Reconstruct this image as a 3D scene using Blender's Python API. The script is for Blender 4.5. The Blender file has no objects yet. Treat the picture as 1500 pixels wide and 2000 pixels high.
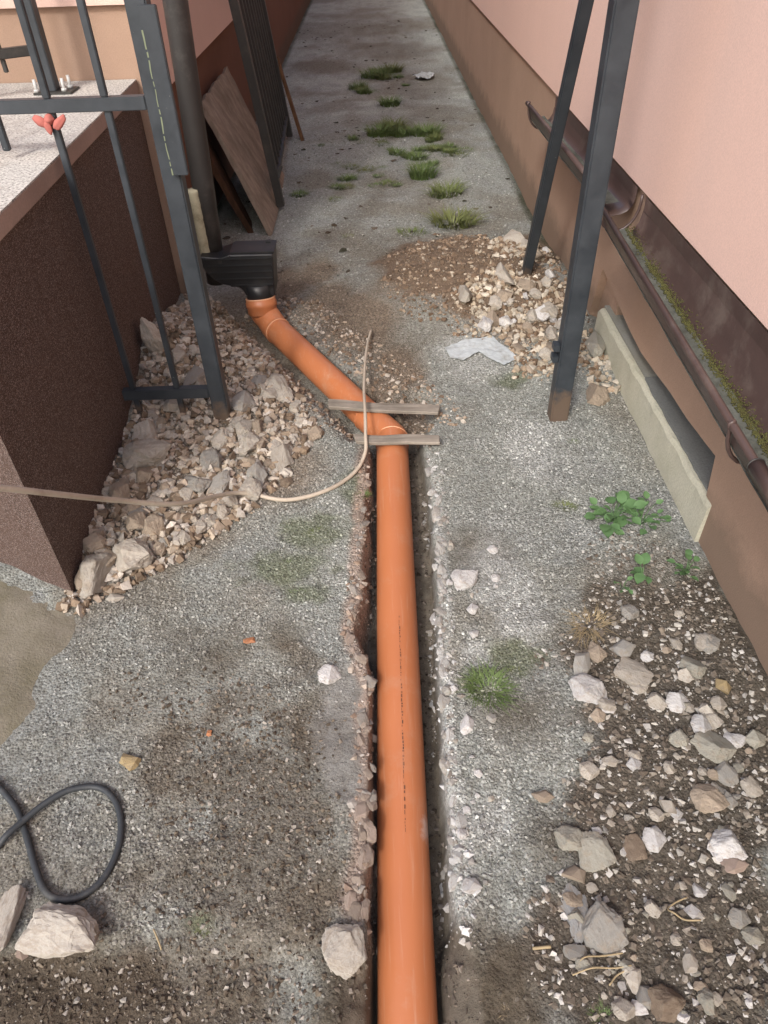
import bpy, bmesh, math, random
import numpy as np
from mathutils import Matrix, Vector
random.seed(7); rng = np.random.default_rng(11)
scene = bpy.context.scene
COL = scene.collection

# ------------------------------------------------------------------ camera
F, PXC, PYC, H = 1400., 750., 1000., 1.45
_d = np.array([53, 1590, 1400.]); _d /= np.linalg.norm(_d)
_f = np.array([-38, -1231, 1400.]); _f -= _d * (_f @ _d); _f /= np.linalg.norm(_f)
_r = np.cross(_f, -_d); _r = _r if _r[0] > 0 else -_r
RC = np.array([_r, _f, -_d])
def ray(u, v): return RC @ np.array([(u - PXC) / F, (v - PYC) / F, 1.])
C0 = np.array([0, 0, H])
def onz(u, v, z=0.): q = ray(u, v); return C0 + (z - H) / q[2] * q
def onx(u, v, x): q = ray(u, v); return C0 + x / q[0] * q
def ony(u, v, y): q = ray(u, v); return C0 + y / q[1] * q
def atd(u, v, dep): return C0 + ray(u, v) * dep
cd = bpy.data.cameras.new('camera'); cam = bpy.data.objects.new('camera', cd); COL.objects.link(cam)
right, down, fwd = RC[:, 0], RC[:, 1], RC[:, 2]
M4 = Matrix(((right[0], -down[0], -fwd[0], 0), (right[1], -down[1], -fwd[1], 0), (right[2], -down[2], -fwd[2], H), (0, 0, 0, 1)))
cam.matrix_world = M4
cd.sensor_fit = 'HORIZONTAL'; cd.sensor_width = 36; cd.lens = 36 * F / 1500
cd.clip_start = 0.02; cd.clip_end = 500
scene.camera = cam
scene.render.resolution_x, scene.render.resolution_y = 768, 1024

# ------------------------------------------------------------------ light
SUN_EL, SUN_ROT = math.radians(42), math.radians(203)
w = bpy.data.worlds.new('World'); scene.world = w; w.use_nodes = True
nt = w.node_tree; bg = nt.nodes['Background']
sky = nt.nodes.new('ShaderNodeTexSky'); sky.sky_type = 'NISHITA'; sky.sun_disc = False
sky.sun_elevation = SUN_EL; sky.sun_rotation = SUN_ROT; sky.dust_density = 4.0; sky.air_density = 1.0; sky.ozone_density = 1.0
nt.links.new(sky.outputs[0], bg.inputs[0]); bg.inputs[1].default_value = 0.15
sl = bpy.data.lights.new('sun', 'SUN'); so = bpy.data.objects.new('sun', sl); COL.objects.link(so)
sl.energy = 1.0; sl.angle = math.radians(7); sl.color = (1, .975, .945)
tosun = Vector((math.sin(SUN_ROT) * math.cos(SUN_EL), math.cos(SUN_ROT) * math.cos(SUN_EL), math.sin(SUN_EL)))
so.rotation_euler = tosun.to_track_quat('Z', 'Y').to_euler(); so.location = (-4, -6, 9)
vs = scene.view_settings; vs.view_transform = 'Standard'; vs.look = 'None'; vs.exposure = 0.95; vs.gamma = 1
vs.use_curve_mapping = False

# ------------------------------------------------------------------ noise
def _lat(seed): return np.random.default_rng(seed).random((256, 256))
_L = {}
def vnoise(x, y, seed=0):
    if seed not in _L: _L[seed] = _lat(seed)
    L = _L[seed]
    xi = np.floor(x).astype(int); yi = np.floor(y).astype(int); fx = x - xi; fy = y - yi
    fx = fx * fx * (3 - 2 * fx); fy = fy * fy * (3 - 2 * fy)
    a = L[xi % 256, yi % 256]; b = L[(xi + 1) % 256, yi % 256]; c = L[xi % 256, (yi + 1) % 256]; d = L[(xi + 1) % 256, (yi + 1) % 256]
    return (a * (1 - fx) + b * fx) * (1 - fy) + (c * (1 - fx) + d * fx) * fy
def fbm(x, y, s, oct=4, seed=0):
    x = np.asarray(x, float); y = np.asarray(y, float)
    t = 0; a = 1; n = 0
    for o in range(oct):
        t = t + a * vnoise(x * s * 2 ** o + 17.3 * o, y * s * 2 ** o + 5.1 * o, seed + o); n += a; a *= .5
    return t / n
def sm(a, b, x): t = np.clip((x - a) / (b - a), 0, 1); return t * t * (3 - 2 * t)

# ------------------------------------------------------------------ object helpers
def tag(o, label, cat, group=None):
    o['label'] = label; o['category'] = cat
    if group: o['group'] = group
    return o
def link(name, me, mat=None, parent=None):
    o = bpy.data.objects.new(name, me); COL.objects.link(o)
    if mat and me is not None and len(me.materials) == 0: me.materials.append(mat)
    if parent: o.parent = parent
    return o
def empty(name, loc, label=None, cat=None, group=None):
    o = bpy.data.objects.new(name, None); COL.objects.link(o); o.location = loc; o.empty_display_size = .1
    if label: tag(o, label, cat, group)
    return o
def wchild(o, parent):
    """parent without moving: meshes are modelled in world space"""
    o.parent = parent; o.matrix_parent_inverse = Matrix.Translation(parent.location).inverted(); return o
def mesh(name, V, Fc, smooth=False):
    me = bpy.data.meshes.new(name); me.from_pydata([tuple(map(float, v)) for v in V], [], [tuple(int(i) for i in f) for f in Fc]); me.update()
    if smooth: me.polygons.foreach_set('use_smooth', [True] * len(me.polygons))
    return me
def box_vf(x0, x1, y0, y1, z0, z1):
    V = [(x, y, z) for x in (x0, x1) for y in (y0, y1) for z in (z0, z1)]
    Fc = [(0, 1, 3, 2), (4, 6, 7, 5), (0, 4, 5, 1), (2, 3, 7, 6), (0, 2, 6, 4), (1, 5, 7, 3)]
    return V, Fc
def bevel_me(me, w, seg=2):
    bm = bmesh.new(); bm.from_mesh(me); bmesh.ops.recalc_face_normals(bm, faces=bm.faces)
    bmesh.ops.bevel(bm, geom=list(bm.edges), offset=w, segments=seg, affect='EDGES', clamp_overlap=True)
    bm.to_mesh(me); bm.free(); return me
def box(name, b, mat, parent=None, bev=0.):
    me = mesh(name, *box_vf(*b))
    bm = bmesh.new(); bm.from_mesh(me); bmesh.ops.recalc_face_normals(bm, faces=bm.faces); bm.to_mesh(me); bm.free()
    if bev: bevel_me(me, bev)
    o = link(name, me, mat)
    if parent: wchild(o, parent)
    return o
def beam(name, p, q, w, d, mat, parent=None, bev=.003, side=(1, 0, 0)):
    """rectangular bar from p to q, w along side, d across"""
    p = Vector(p); q = Vector(q); ax = (q - p).normalized(); s = Vector(side); s = (s - ax * s.dot(ax)).normalized(); t = ax.cross(s)
    V = []
    for c in (p, q):
        for a, b in ((-1, -1), (1, -1), (1, 1), (-1, 1)): V.append(c + s * a * w / 2 + t * b * d / 2)
    Fc = [(3, 2, 1, 0), (4, 5, 6, 7)] + [(i, (i + 1) % 4, (i + 1) % 4 + 4, i + 4) for i in range(4)]
    me = mesh(name, V, Fc)
    bm = bmesh.new(); bm.from_mesh(me); bmesh.ops.recalc_face_normals(bm, faces=bm.faces); bm.to_mesh(me); bm.free()
    if bev: bevel_me(me, bev, 2)
    o = link(name, me, mat)
    if parent: wchild(o, parent)
    return o
def catmull(P, n=8):
    P = [np.array(p, float) for p in P]; P = [2 * P[0] - P[1]] + P + [2 * P[-1] - P[-2]]; out = []
    for i in range(1, len(P) - 2):
        a, b, c, d = P[i - 1:i + 3]
        for k in range(n):
            t = k / n; out.append(.5 * ((2 * b) + (-a + c) * t + (2 * a - 5 * b + 4 * c - d) * t * t + (-a + 3 * b - 3 * c + d) * t ** 3))
    out.append(P[-2]); return out
def tube_vf(P, r, n=12, caps=True):
    P = [Vector(p) for p in P]; m = len(P); R = r if hasattr(r, '__len__') else [r] * m
    V = []; Fc = []; t0 = (P[1] - P[0]).normalized(); u = t0.orthogonal().normalized()
    for i, p in enumerate(P):
        t = (P[min(i + 1, m - 1)] - P[max(i - 1, 0)]).normalized()
        u = (u - t * u.dot(t)).normalized(); v = t.cross(u)
        for k in range(n):
            a = 2 * math.pi * k / n; V.append(p + (u * math.cos(a) + v * math.sin(a)) * R[i])
    for i in range(m - 1):
        for k in range(n):
            Fc.append((i * n + k, i * n + (k + 1) % n, (i + 1) * n + (k + 1) % n, (i + 1) * n + k))
    if caps: Fc.append(tuple(range(n - 1, -1, -1))); Fc.append(tuple((m - 1) * n + k for k in range(n)))
    return V, Fc
def tube(name, P, r, mat, parent=None, n=12, caps=True):
    V, Fc = tube_vf(P, r, n, caps); me = mesh(name, V, Fc)
    for p in me.polygons: p.use_smooth = len(p.vertices) == 4
    o = link(name, me, mat)
    if parent: wchild(o, parent)
    return o
def prism(name, poly, axis, a0, a1, mat, parent=None, bev=0):
    """poly of 2D pts extruded along axis ('x','y','z')"""
    def P(c, a): return {'x': (a, c[0], c[1]), 'y': (c[0], a, c[1]), 'z': (c[0], c[1], a)}[axis]
    n = len(poly); V = [P(c, a0) for c in poly] + [P(c, a1) for c in poly]
    Fc = [tuple(range(n)), tuple(range(2 * n - 1, n - 1, -1))] + [(i, (i + 1) % n, (i + 1) % n + n, i + n) for i in range(n)]
    me = mesh(name, V, Fc); bm = bmesh.new(); bm.from_mesh(me); bmesh.ops.recalc_face_normals(bm, faces=bm.faces)
    bmesh.ops.triangulate(bm, faces=[f for f in bm.faces if len(f.verts) > 4]); bm.to_mesh(me); bm.free()
    if bev: bevel_me(me, bev, 1)
    o = link(name, me, mat)
    if parent: wchild(o, parent)
    return o

# ------------------------------------------------------------------ materials
class N:
    def __init__(s, name):
        s.m = bpy.data.materials.new(name); s.m.use_nodes = True; s.t = s.m.node_tree; s.b = s.t.nodes['Principled BSDF']
        s.co = s.t.nodes.new('ShaderNodeTexCoord').outputs['Object']
    def n(s, t, **k):
        o = s.t.nodes.new(t)
        for a, b in k.items(): setattr(o, a, b)
        return o
    def l(s, a, b): s.t.links.new(a, b)
    def noise(s, sc, det=4, rough=.6, co=None):
        o = s.n('ShaderNodeTexNoise'); o.inputs['Scale'].default_value = sc; o.inputs['Detail'].default_value = det; o.inputs['Roughness'].default_value = rough
        s.l(co or s.co, o.inputs['Vector']); return o.outputs['Fac']
    def voro(s, sc, out='Color', feat='F1', co=None):
        o = s.n('ShaderNodeTexVoronoi'); o.feature = feat; o.inputs['Scale'].default_value = sc; s.l(co or s.co, o.inputs['Vector']); return o.outputs[out]
    def ramp(s, f, stops):
        o = s.n('ShaderNodeValToRGB'); e = o.color_ramp.elements
        while len(e) < len(stops): e.new(.5)
        for i, (p, c) in enumerate(stops): e[i].position = p; e[i].color = (c if hasattr(c, '__len__') else (c, c, c)) + ((1,) if not hasattr(c, '__len__') or len(c) == 3 else ())
        s.l(f, o.inputs[0]); return o.outputs[0]
    def mix(s, f, a, b, mode='MIX'):
        o = s.n('ShaderNodeMix', data_type='RGBA', blend_type=mode); 
        for k, v in ((0, f), (6, a), (7, b)):
            if hasattr(v, 'is_linked') : s.l(v, o.inputs[k])
            elif k == 0: o.inputs[0].default_value = v
            else: o.inputs[k].default_value = tuple(v) + (1,) if len(v) == 3 else v
        return o.outputs[2]
    def bump(s, h, dist, strength=1., prev=None):
        o = s.n('ShaderNodeBump'); o.inputs['Distance'].default_value = dist; o.inputs['Strength'].default_value = strength
        s.l(h, o.inputs['Height'])
        if prev: s.l(prev, o.inputs['Normal'])
        return o.outputs[0]
    def done(s, col, rough=.8, nor=None, spec=.5, metal=0):
        if hasattr(col, 'is_linked'): s.l(col, s.b.inputs['Base Color'])
        else: s.b.inputs['Base Color'].default_value = tuple(col) + (1,)
        if hasattr(rough, 'is_linked'): s.l(rough, s.b.inputs['Roughness'])
        else: s.b.inputs['Roughness'].default_value = rough
        s.b.inputs['Specular IOR Level'].default_value = spec; s.b.inputs['Metallic'].default_value = metal
        if nor: s.l(nor, s.b.inputs['Normal'])
        return s.m
def sc(c, k): return tuple(x * k for x in c)
def plaster(name, c, var=.12, grain=220, bump=.0015, dirt=None, blot=2.5):
    k = N(name); a = k.noise(blot, 5, .65); g = k.noise(grain, 2, .5)
    col = k.mix(k.ramp(a, [(.3, 0.), (.7, 1.)]), sc(c, 1 - var), sc(c, 1 + var))
    col = k.mix(k.ramp(g, [(.3, .25), (.7, 0.)]), col, sc(c, .5))
    if dirt is not None:   # splashed soil near the ground, with a ragged edge
        sep = k.n('ShaderNodeSeparateXYZ'); k.l(k.co, sep.inputs[0])
        nz = k.noise(7, 5, .7); m = k.n('ShaderNodeMath', operation='MULTIPLY_ADD'); k.l(nz, m.inputs[0]); m.inputs[1].default_value = -.22; k.l(sep.outputs[2], m.inputs[2])
        col = k.mix(k.ramp(m.outputs[0], [(0., .65), (.09, 0.)]), col, dirt)
    return k.done(col, .92, k.bump(g, bump, .7), .2)
M = {}
M['pink'] = plaster('pink_render', (.77, .545, .465), .035, 260, .0012, blot=1.2)
M['plinth'] = plaster('brown_plinth_render', (.39, .27, .20), .08, 240, .0015, (.16, .12, .09))
M['plinth_dark'] = plaster('dark_plinth_render', (.17, .085, .058), .10, 240, .0015, (.1, .08, .06))
def mosaic():
    k = N('granite_chip_plaster'); v = k.voro(520); g = k.noise(600, 2)
    bw = k.n('ShaderNodeRGBToBW'); k.l(v, bw.inputs[0])
    col = k.ramp(bw.outputs[0], [(.25, (.035, .022, .018)), (.5, (.078, .046, .036)), (.68, (.125, .08, .064)), (.8, (.25, .205, .19))])
    col = k.mix(k.ramp(k.noise(3, 4), [(.35, .0), (.75, .45)]), col, (.10, .066, .052))
    return k.done(col, .75, k.bump(bw.outputs[0], .0018, .8), .35)
M['mosaic'] = mosaic()
def granite():
    k = N('granite_slab'); a = k.noise(140, 3, .7); b = k.noise(5, 5, .7)
    col = k.ramp(a, [(.36, (.16, .15, .14)), (.46, (.42, .41, .38)), (.62, (.6, .59, .55))])
    col = k.mix(k.ramp(b, [(.5, 0.), (.72, .6)]), col, (.22, .18, .15))
    return k.done(col, .8, k.bump(a, .001, .5), .3)
M['granite'] = granite()
M['slab_edge'] = plaster('sawn_slab_edge', (.34, .255, .215), .15, 160, .001)
def concrete(name, c, stain=(.2, .17, .13), amt=.5):
    k = N(name); a = k.noise(6, 6, .7); g = k.noise(160, 3, .6)
    col = k.mix(k.ramp(a, [(.4, 0.), (.7, amt)]), c, stain); col = k.mix(k.ramp(g, [(.35, .35), (.6, 0.)]), col, sc(c, .55))
    return k.done(col, .95, k.bump(g, .003, .8, k.bump(a, .012, .5)), .2)
M['concrete'] = concrete('grey_concrete', (.27, .275, .255), (.2, .19, .14))
M['mortar'] = concrete('pale_mortar', (.50, .49, .40), (.33, .33, .24))
M['patch'] = concrete('dark_cement_patch', (.185, .195, .19), (.14, .145, .14))
M['pad'] = concrete('worn_pad_concrete', (.225, .205, .165), (.125, .115, .072), .9)
def paint():
    k = N('blue_grey_gate_paint'); a = k.noise(9, 5, .7); b = k.noise(70, 3, .7)
    col = k.mix(k.ramp(a, [(.35, 0.), (.75, 1.)]), (.022, .028, .035), (.042, .051, .061))
    col = k.mix(k.ramp(b, [(.7, 0.), (.76, 1.)]), col, (.22, .23, .23))
    sep = k.n('ShaderNodeSeparateXYZ'); k.l(k.co, sep.inputs[0])
    m = k.n('ShaderNodeMath', operation='MULTIPLY_ADD'); k.l(k.noise(25, 4, .7), m.inputs[0]); m.inputs[1].default_value = -.16; k.l(sep.outputs[2], m.inputs[2])
    col = k.mix(k.ramp(m.outputs[0], [(-0.0, .85), (.05, 0.)]), col, (.12, .085, .06))
    return k.done(col, k.ramp(a, [(.3, .38), (.7, .6)]), k.bump(b, .0006, .5), .5)
M['paint'] = paint()
def simple(name, c, rough=.6, nsc=12, var=.2, bumpd=.0005, spec=.5, fine=90, dirt=None, damt=.5):
    k = N(name); a = k.noise(nsc, 5, .65); g = k.noise(fine, 3, .6)
    col = k.mix(a, sc(c, 1 - var), sc(c, 1 + var))
    if dirt: col = k.mix(k.ramp(k.noise(nsc * .7, 6, .75), [(.5, 0.), (.68, damt)]), col, dirt)
    return k.done(col, rough, k.bump(g, bumpd, .6), spec)
M['dark_metal'] = simple('weathered_dark_metal', (.028, .028, .027), .5, 10, .4, dirt=(.1, .09, .075), damt=.35)
M['downpipe'] = simple('black_brown_downpipe', (.026, .024, .023), .5, 8, .3, dirt=(.13, .12, .11), damt=.35)
M['foam'] = simple('old_beige_foam', (.34, .32, .235), .95, 30, .25, .006, .1, 60, dirt=(.12, .1, .06))
M['black_plastic'] = simple('black_plastic', (.012, .013, .015), .42, 8, .2, .0003, dirt=(.05, .045, .04), damt=.4)
M['cable'] = simple('black_rubber_cable', (.028, .033, .038), .6, 20, .2, dirt=(.13, .125, .115), damt=.5)
M['hose'] = simple('beige_cable', (.42, .365, .295), .7, 20, .15, dirt=(.25, .2, .15))
M['gutter'] = simple('brown_gutter_paint', (.075, .05, .045), .38, 9, .25, dirt=(.17, .14, .12), damt=.5)
M['zinc'] = simple('galvanised_steel', (.45, .46, .45), .45, 40, .2)
M['red'] = simple('faded_red_cloth', (.38, .12, .10), .9, 40, .25)
M['scrap'] = simple('white_plastic_scrap', (.40, .44, .46), .8, 30, .2, dirt=(.27, .27, .25), damt=.9)
def gutter_in():
    k = N('gutter_silt'); a = k.noise(14, 6, .7); g = k.noise(120, 3, .7)
    col = k.ramp(a, [(.3, (.05, .05, .042)), (.5, (.092, .098, .085)), (.7, (.14, .148, .132))])
    return k.done(col, .95, k.bump(g, .003, .7), .2)
M['silt'] = gutter_in()
M['moss'] = simple('yellow_green_moss', (.085, .085, .033), 1., 30, .5, .006, .1, 140, dirt=(.06, .05, .025), damt=.8)
def wood(name, c, dark, ax=1, scale=1.):
    k = N(name); mp = k.n('ShaderNodeMapping'); s = [55, 55, 55]; s[ax] = 3; mp.inputs['Scale'].default_value = tuple(x * scale for x in s); k.l(k.co, mp.inputs[0])
    a = k.noise(1, 6, .7, mp.outputs[0]); b = k.noise(5, 5, .7)
    col = k.mix(k.ramp(a, [(.3, 0.), (.7, 1.)]), dark, c); col = k.mix(k.ramp(b, [(.45, 0.), (.7, .7)]), col, sc(dark, .8))
    return k.done(col, .9, k.bump(a, .002, .7), .15)
M['wood_grey'] = wood('weathered_board', (.33, .275, .225), (.17, .135, .105), 2, .35)
M['wood_dark'] = wood('dark_board', (.085, .045, .026), (.03, .017, .011), 2)
M['wood_tan'] = wood('tan_lath', (.20, .11, .06), (.08, .045, .025), 2)
M['slat'] = wood('grey_slat', (.36, .325, .28), (.13, .115, .095), 0)
def pvc():
    k = N('orange_pvc'); a = k.noise(5, 5, .65); mp = k.n('ShaderNodeMapping'); mp.inputs['Scale'].default_value = (90, 4, 90); k.l(k.co, mp.inputs[0]); st = k.noise(1, 5, .7, mp.outputs[0])
    col = k.mix(a, (.40, .138, .054), (.45, .165, .07))
    col = k.mix(k.ramp(k.noise(9, 6, .7), [(.55, 0.), (.75, .4)]), col, (.43, .28, .19)); col = k.mix(k.ramp(k.noise(60, 4, .8), [(.68, 0.), (.74, .6)]), col, (.3, .22, .17))
    col = k.mix(k.ramp(st, [(.55, 0.), (.75, .4)]), col, (.5, .31, .22))
    # one dried cement scuff on the right flank, and a thin film of dust in streaks
    for c0, r0, am in (((.066, .70, -.075), .075, .6), ((.045, .60, -.07), .04, .35), ((-.02, 1.45, -.03), .05, .25)):
        vm = k.n('ShaderNodeVectorMath', operation='DISTANCE'); k.l(k.co, vm.inputs[0]); vm.inputs[1].default_value = c0
        ad = k.n('ShaderNodeMath', operation='MULTIPLY_ADD'); k.l(k.noise(22, 5, .75), ad.inputs[0]); ad.inputs[1].default_value = .11; k.l(vm.outputs['Value'], ad.inputs[2])
        col = k.mix(k.ramp(ad.outputs[0], [(r0 * .75, am), (r0 * 1.15, 0.)]), col, (.62, .52, .47))
    return k.done(col, k.ramp(a, [(.3, .36), (.7, .5)]), k.bump(st, .0003, .4), .5)
M['pvc'] = pvc()
M['pvc_ring'] = simple('pale_orange_rim', (.62, .34, .2), .5, 10, .1)
M['ink'] = simple('black_print', (.05, .028, .02), .6, 10, .1)
def stone_obj():
    k = N('stone'); oi = k.n('ShaderNodeObjectInfo'); a = k.noise(16, 5, .7); g = k.noise(110, 4, .7)
    col = k.mix(k.ramp(a, [(.35, .4), (.65, 0.)]), oi.outputs['Color'], (.7, .6, .5), 'MULTIPLY')
    col = k.mix(k.ramp(g, [(.35, .4), (.55, 0.)]), col, (.55, .5, .45), 'MULTIPLY'); col = k.mix(k.ramp(k.noise(2.2, 6, .7), [(.48, 0.), (.66, .6)]), col, (.25, .205, .155))
    return k.done(col, .95, k.bump(g, .002, .6, k.bump(a, .004, .35)), .2)
M['stone'] = stone_obj()
def attr_mat(name, fine, bumpd):
    k = N(name); at = k.n('ShaderNodeAttribute'); at.attribute_name = 'Col'; g = k.noise(fine, 4, .7)
    col = k.mix(k.ramp(g, [(.35, .4), (.6, 0.)]), at.outputs['Color'], (.5, .45, .4), 'MULTIPLY')
    return k.done(col, .95, k.bump(g, bumpd, .7), .2)
M['gravel'] = attr_mat('gravel', 150, .002)
def leafmat(name, c, c2):
    k = N(name); oi = k.n('ShaderNodeObjectInfo'); col = k.mix(k.noise(35, 3), c, c2); col = k.mix(k.ramp(oi.outputs['Random'], [(.3, 0.), (1., .55)]), col, (.16, .15, .06) if name == 'grass_blade' else c2)
    k.b.inputs['Transmission Weight'].default_value = 0
    return k.done(col, .6, None, .3)
M['grass'] = leafmat('grass_blade', (.068, .12, .036), (.14, .19, .065))
M['grass_dry'] = leafmat('dry_grass', (.24, .185, .10), (.36, .29, .18))
M['leaf'] = leafmat('weed_leaf', (.06, .13, .05), (.115, .205, .085))
def ground_mat():
    k = N('gravel_ground'); at = k.n('ShaderNodeAttribute'); at.attribute_name = 'Col'
    mk = k.n('ShaderNodeAttribute'); mk.attribute_name = 'Peb'
    v = k.voro(150); bw = k.n('ShaderNodeRGBToBW'); k.l(v, bw.inputs[0]); v2 = k.voro(340); bw2 = k.n('ShaderNodeRGBToBW'); k.l(v2, bw2.inputs[0])
    d1 = k.voro(150, 'Distance'); n1 = k.noise(45, 6, .75); n2 = k.noise(400, 3, .7)
    sp = k.ramp(bw.outputs[0], [(.2, (.55, .54, .52)), (.5, (.95, .95, .94)), (.8, (1.4, 1.4, 1.42))])
    sp2 = k.ramp(bw2.outputs[0], [(.2, (.6, .59, .57)), (.5, (.95, .95, .94)), (.8, (1.35, 1.35, 1.37))])
    sp3 = k.mix(.5, sp, sp2)
    c = k.mix(mk.outputs['Fac'], at.outputs['Color'], k.mix(1., at.outputs['Color'], sp3, 'MULTIPLY'))
    c = k.mix(k.ramp(n1, [(.3, .6), (.52, 0.)]), c, (.5, .44, .38), 'MULTIPLY')
    c = k.mix(k.ramp(n2, [(.3, .5), (.6, 0.)]), c, (.5, .48, .46), 'MULTIPLY')
    nb = k.bump(n1, .012, .6); nb = k.bump(n2, .003, .7, nb)
    inv = k.ramp(d1, [(0., 1.), (.7, 0.)]); 
    mm = k.n('ShaderNodeMath', operation='MULTIPLY'); k.l(inv, mm.inputs[0]); k.l(mk.outputs['Fac'], mm.inputs[1])
    nb = k.bump(mm.outputs[0], .004, .7, nb)
    return k.done(c, .97, nb, .15)
M['ground'] = ground_mat()

# ------------------------------------------------------------------ terrain
def G(u, v, z=0.): return onz(u, v, z)[:2]
PIPE_A = np.array([.034, 2.075, -.03]); PIPE_B = np.array([-.022, -2.2, -.215])
_L0 = np.array([G(*p) for p in [(715, 880), (712, 1000), (705, 1150), (690, 1222), (722, 1330), (728, 1450), (727, 1550), (718, 1650), (696, 1762), (712, 1805), (690, 1860), (640, 1905)]])
_R0 = np.array([G(*p) for p in [(832, 880), (850, 1000), (862, 1200), (868, 1400), (880, 1600), (893, 1750), (903, 1795), (940, 1860)]])
def edge(tab, y, seed, amp=.006):
    o = np.argsort(tab[:, 1]); y = np.asarray(y, float)
    e = np.interp(y, tab[o, 1], tab[o, 0]); return e + amp * (fbm(y, y * 0 + 3.3, 14, 4, seed) - .5) * 2
D0 = np.array([-.47, 2.88]); D1 = np.array([.034, 2.09])
def segdist(x, y):
    d = D1 - D0; L = d @ d; t = np.clip(((x - D0[0]) * d[0] + (y - D0[1]) * d[1]) / L, 0, 1)
    qx = D0[0] + t * d[0]; qy = D0[1] + t * d[1]; side = (x - D0[0]) * d[1] - (y - D0[1]) * d[0]
    return np.hypot(x - qx, y - qy), t, side
XE_Y = [1.25, 1.33, 1.46, 1.67, 2.07, 2.45, 2.7, 3.0, 3.4]; XE_X = [-.86, -.80, -.62, -.42, -.25, -.38, -.5, -.7, -.93]
PH_Y = [1.3, 1.5, 1.7, 2.0, 2.25, 2.48, 2.7, 2.9, 3.1, 3.4]; PH_H = [0, .035, .05, .05, .10, .17, .14, .08, .03, 0]
def height(x, y):
    x = np.asarray(x, float); y = np.asarray(y, float)
    near = sm(14, 4, y)
    h = .022 * (fbm(x, y, 2.2, 3, 20) - .5) + .014 * (fbm(x, y, 11, 4, 30) - .5)
    rough = sm(.25, -.1, y - .6) * sm(-.1, .1, np.abs(x) - .1)
    h = h + .008 * (fbm(x, y, 45, 2, 40) - .5) * (.5 + rough)
    # rubble heap along the terrace wall
    xe = np.interp(y, XE_Y, XE_X); hh = np.interp(y, PH_Y, PH_H, 0, 0)
    t = np.clip((xe - x) / np.maximum(xe + .9, .02), 0, 1) * (y > 1.25) * (y < 3.4)
    h = h + hh * t ** .9 + .03 * t ** .5 * fbm(x, y, 16, 3, 50) * sm(0, .2, t)
    # soil mound by the brace foot
    m = np.exp(-(((x - .44) / .48) ** 2 + ((y - 3.28) / .43) ** 2) ** 1.5); h = h + m * (.085 + .035 * fbm(x, y, 13, 3, 60))
    m2 = np.exp(-(((x - .82) / .18) ** 2 + ((y - 2.75) / .5) ** 2) ** 1.5); h = h + m2 * (.03 + .03 * fbm(x, y, 16, 3, 62))
    # stony soil on the right, lower left soil
    m3 = sm(.36, .52, x + .06 * (fbm(x, y, 5, 3, 63) - .5)) * sm(1.42, 1.2, y); h = h + m3 * (.02 * fbm(x, y, 9, 4, 64) - .008)
    m4 = sm(.52, .42, y + .1 * (fbm(x, y, 5, 3, 65) - .5)) * sm(-.1, -.2, x); h = h - m4 * .03
    # main trench
    zp = PIPE_A[2] + (PIPE_B[2] - PIPE_A[2]) * (PIPE_A[1] - y) / (PIPE_A[1] - PIPE_B[1]); zf = zp - .062
    l = edge(_L0, y, 70, .015); r = edge(_R0, y, 75, .010)
    soft = sm(.52, .40, y); wl = .024 + .02 * fbm(x, y, 9, 3, 77) + .16 * soft; wr = .012 + .012 * fbm(x, y, 12, 3, 78) + .13 * soft
    ins = np.minimum((x - l) / wl, (r - x) / wr) + .0
    tr = sm(0, 1, ins) * sm(2.17, 2.07, y)
    h = h * (1 - tr) + tr * (zf + .012 * (fbm(x, y, 30, 3, 80) - .3))
    px_ = PIPE_A[0] + (PIPE_B[0] - PIPE_A[0]) * (PIPE_A[1] - y) / (PIPE_A[1] - PIPE_B[1])
    cl = sm(.074, .057, np.abs(x - px_)) * (y < 2.05); h = h * (1 - cl) + cl * np.minimum(h, zf + .012)
    # trench of the diagonal run, wide and loose on its far side
    d, tt, side = segdist(x, y); zd = .03 - .06 * tt - .07
    wid = np.where(side > 0, .16 + .05 * fbm(x, y, 8, 3, 81), .085 + .02 * fbm(x, y, 14, 3, 82))
    dt = sm(wid, .05, d) * (y > 2.02)
    h = h * (1 - dt) + dt * (zd + .01 * fbm(x, y, 26, 3, 83))
    # dug-out pocket right of the lower elbow
    pk = np.exp(-(((x - .13) / .06) ** 2 + ((y - 2.2) / .13) ** 2) ** 2); h = h - .07 * pk
    return h
def hz(x, y): return float(height(np.array([x]), np.array([y]))[0])
# zones of ground colour: (u, v, ru, rv) blobs in the photograph put on the ground as ellipses in metres
def blob(x, y, L, sharp=1.6, ns=9, na=.55, seed=90):
    t = np.zeros_like(x); n = (fbm(x, y, ns, 5, seed) - .5) * na
    for (u, v, ru, rv) in L:
        c = G(u, v); a = G(u + ru, v); b0 = G(u, v - rv); b1 = G(u, v + rv)
        rx = abs(a[0] - c[0]); ry = abs(b0[1] - b1[1]) / 2; q = np.hypot((x - c[0]) / rx, (y - (b0[1] + b1[1]) / 2) / ry)
        t = np.maximum(t, np.clip((1.15 - q + n) * sharp, 0, 1))
    return t
DIRT = [(480, 1540, 110, 230), (560, 1720, 130, 170), (420, 1820, 110, 90), (520, 1380, 90, 60), (620, 1440, 60, 130), (420, 1290, 90, 60), (350, 1240, 70, 40), (560, 1250, 60, 60), (60, 1960, 200, 90), (230, 1930, 130, 100),
        (480, 1950, 190, 90), (640, 1720, 60, 60), (1000, 1400, 90, 60), (1080, 1640, 60, 80), (960, 1920, 130, 110), (930, 1080, 70, 60)]
DARK = [(1330, 1300, 200, 130), (1300, 1500, 170, 180), (1330, 1780, 230, 230), (1440, 1450, 140, 300), (1150, 1900, 120, 140), (1380, 1200, 70, 60), (60, 1990, 220, 70), (300, 1990, 200, 70), (620, 1960, 130, 70), (860, 1960, 60, 120)]
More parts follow.
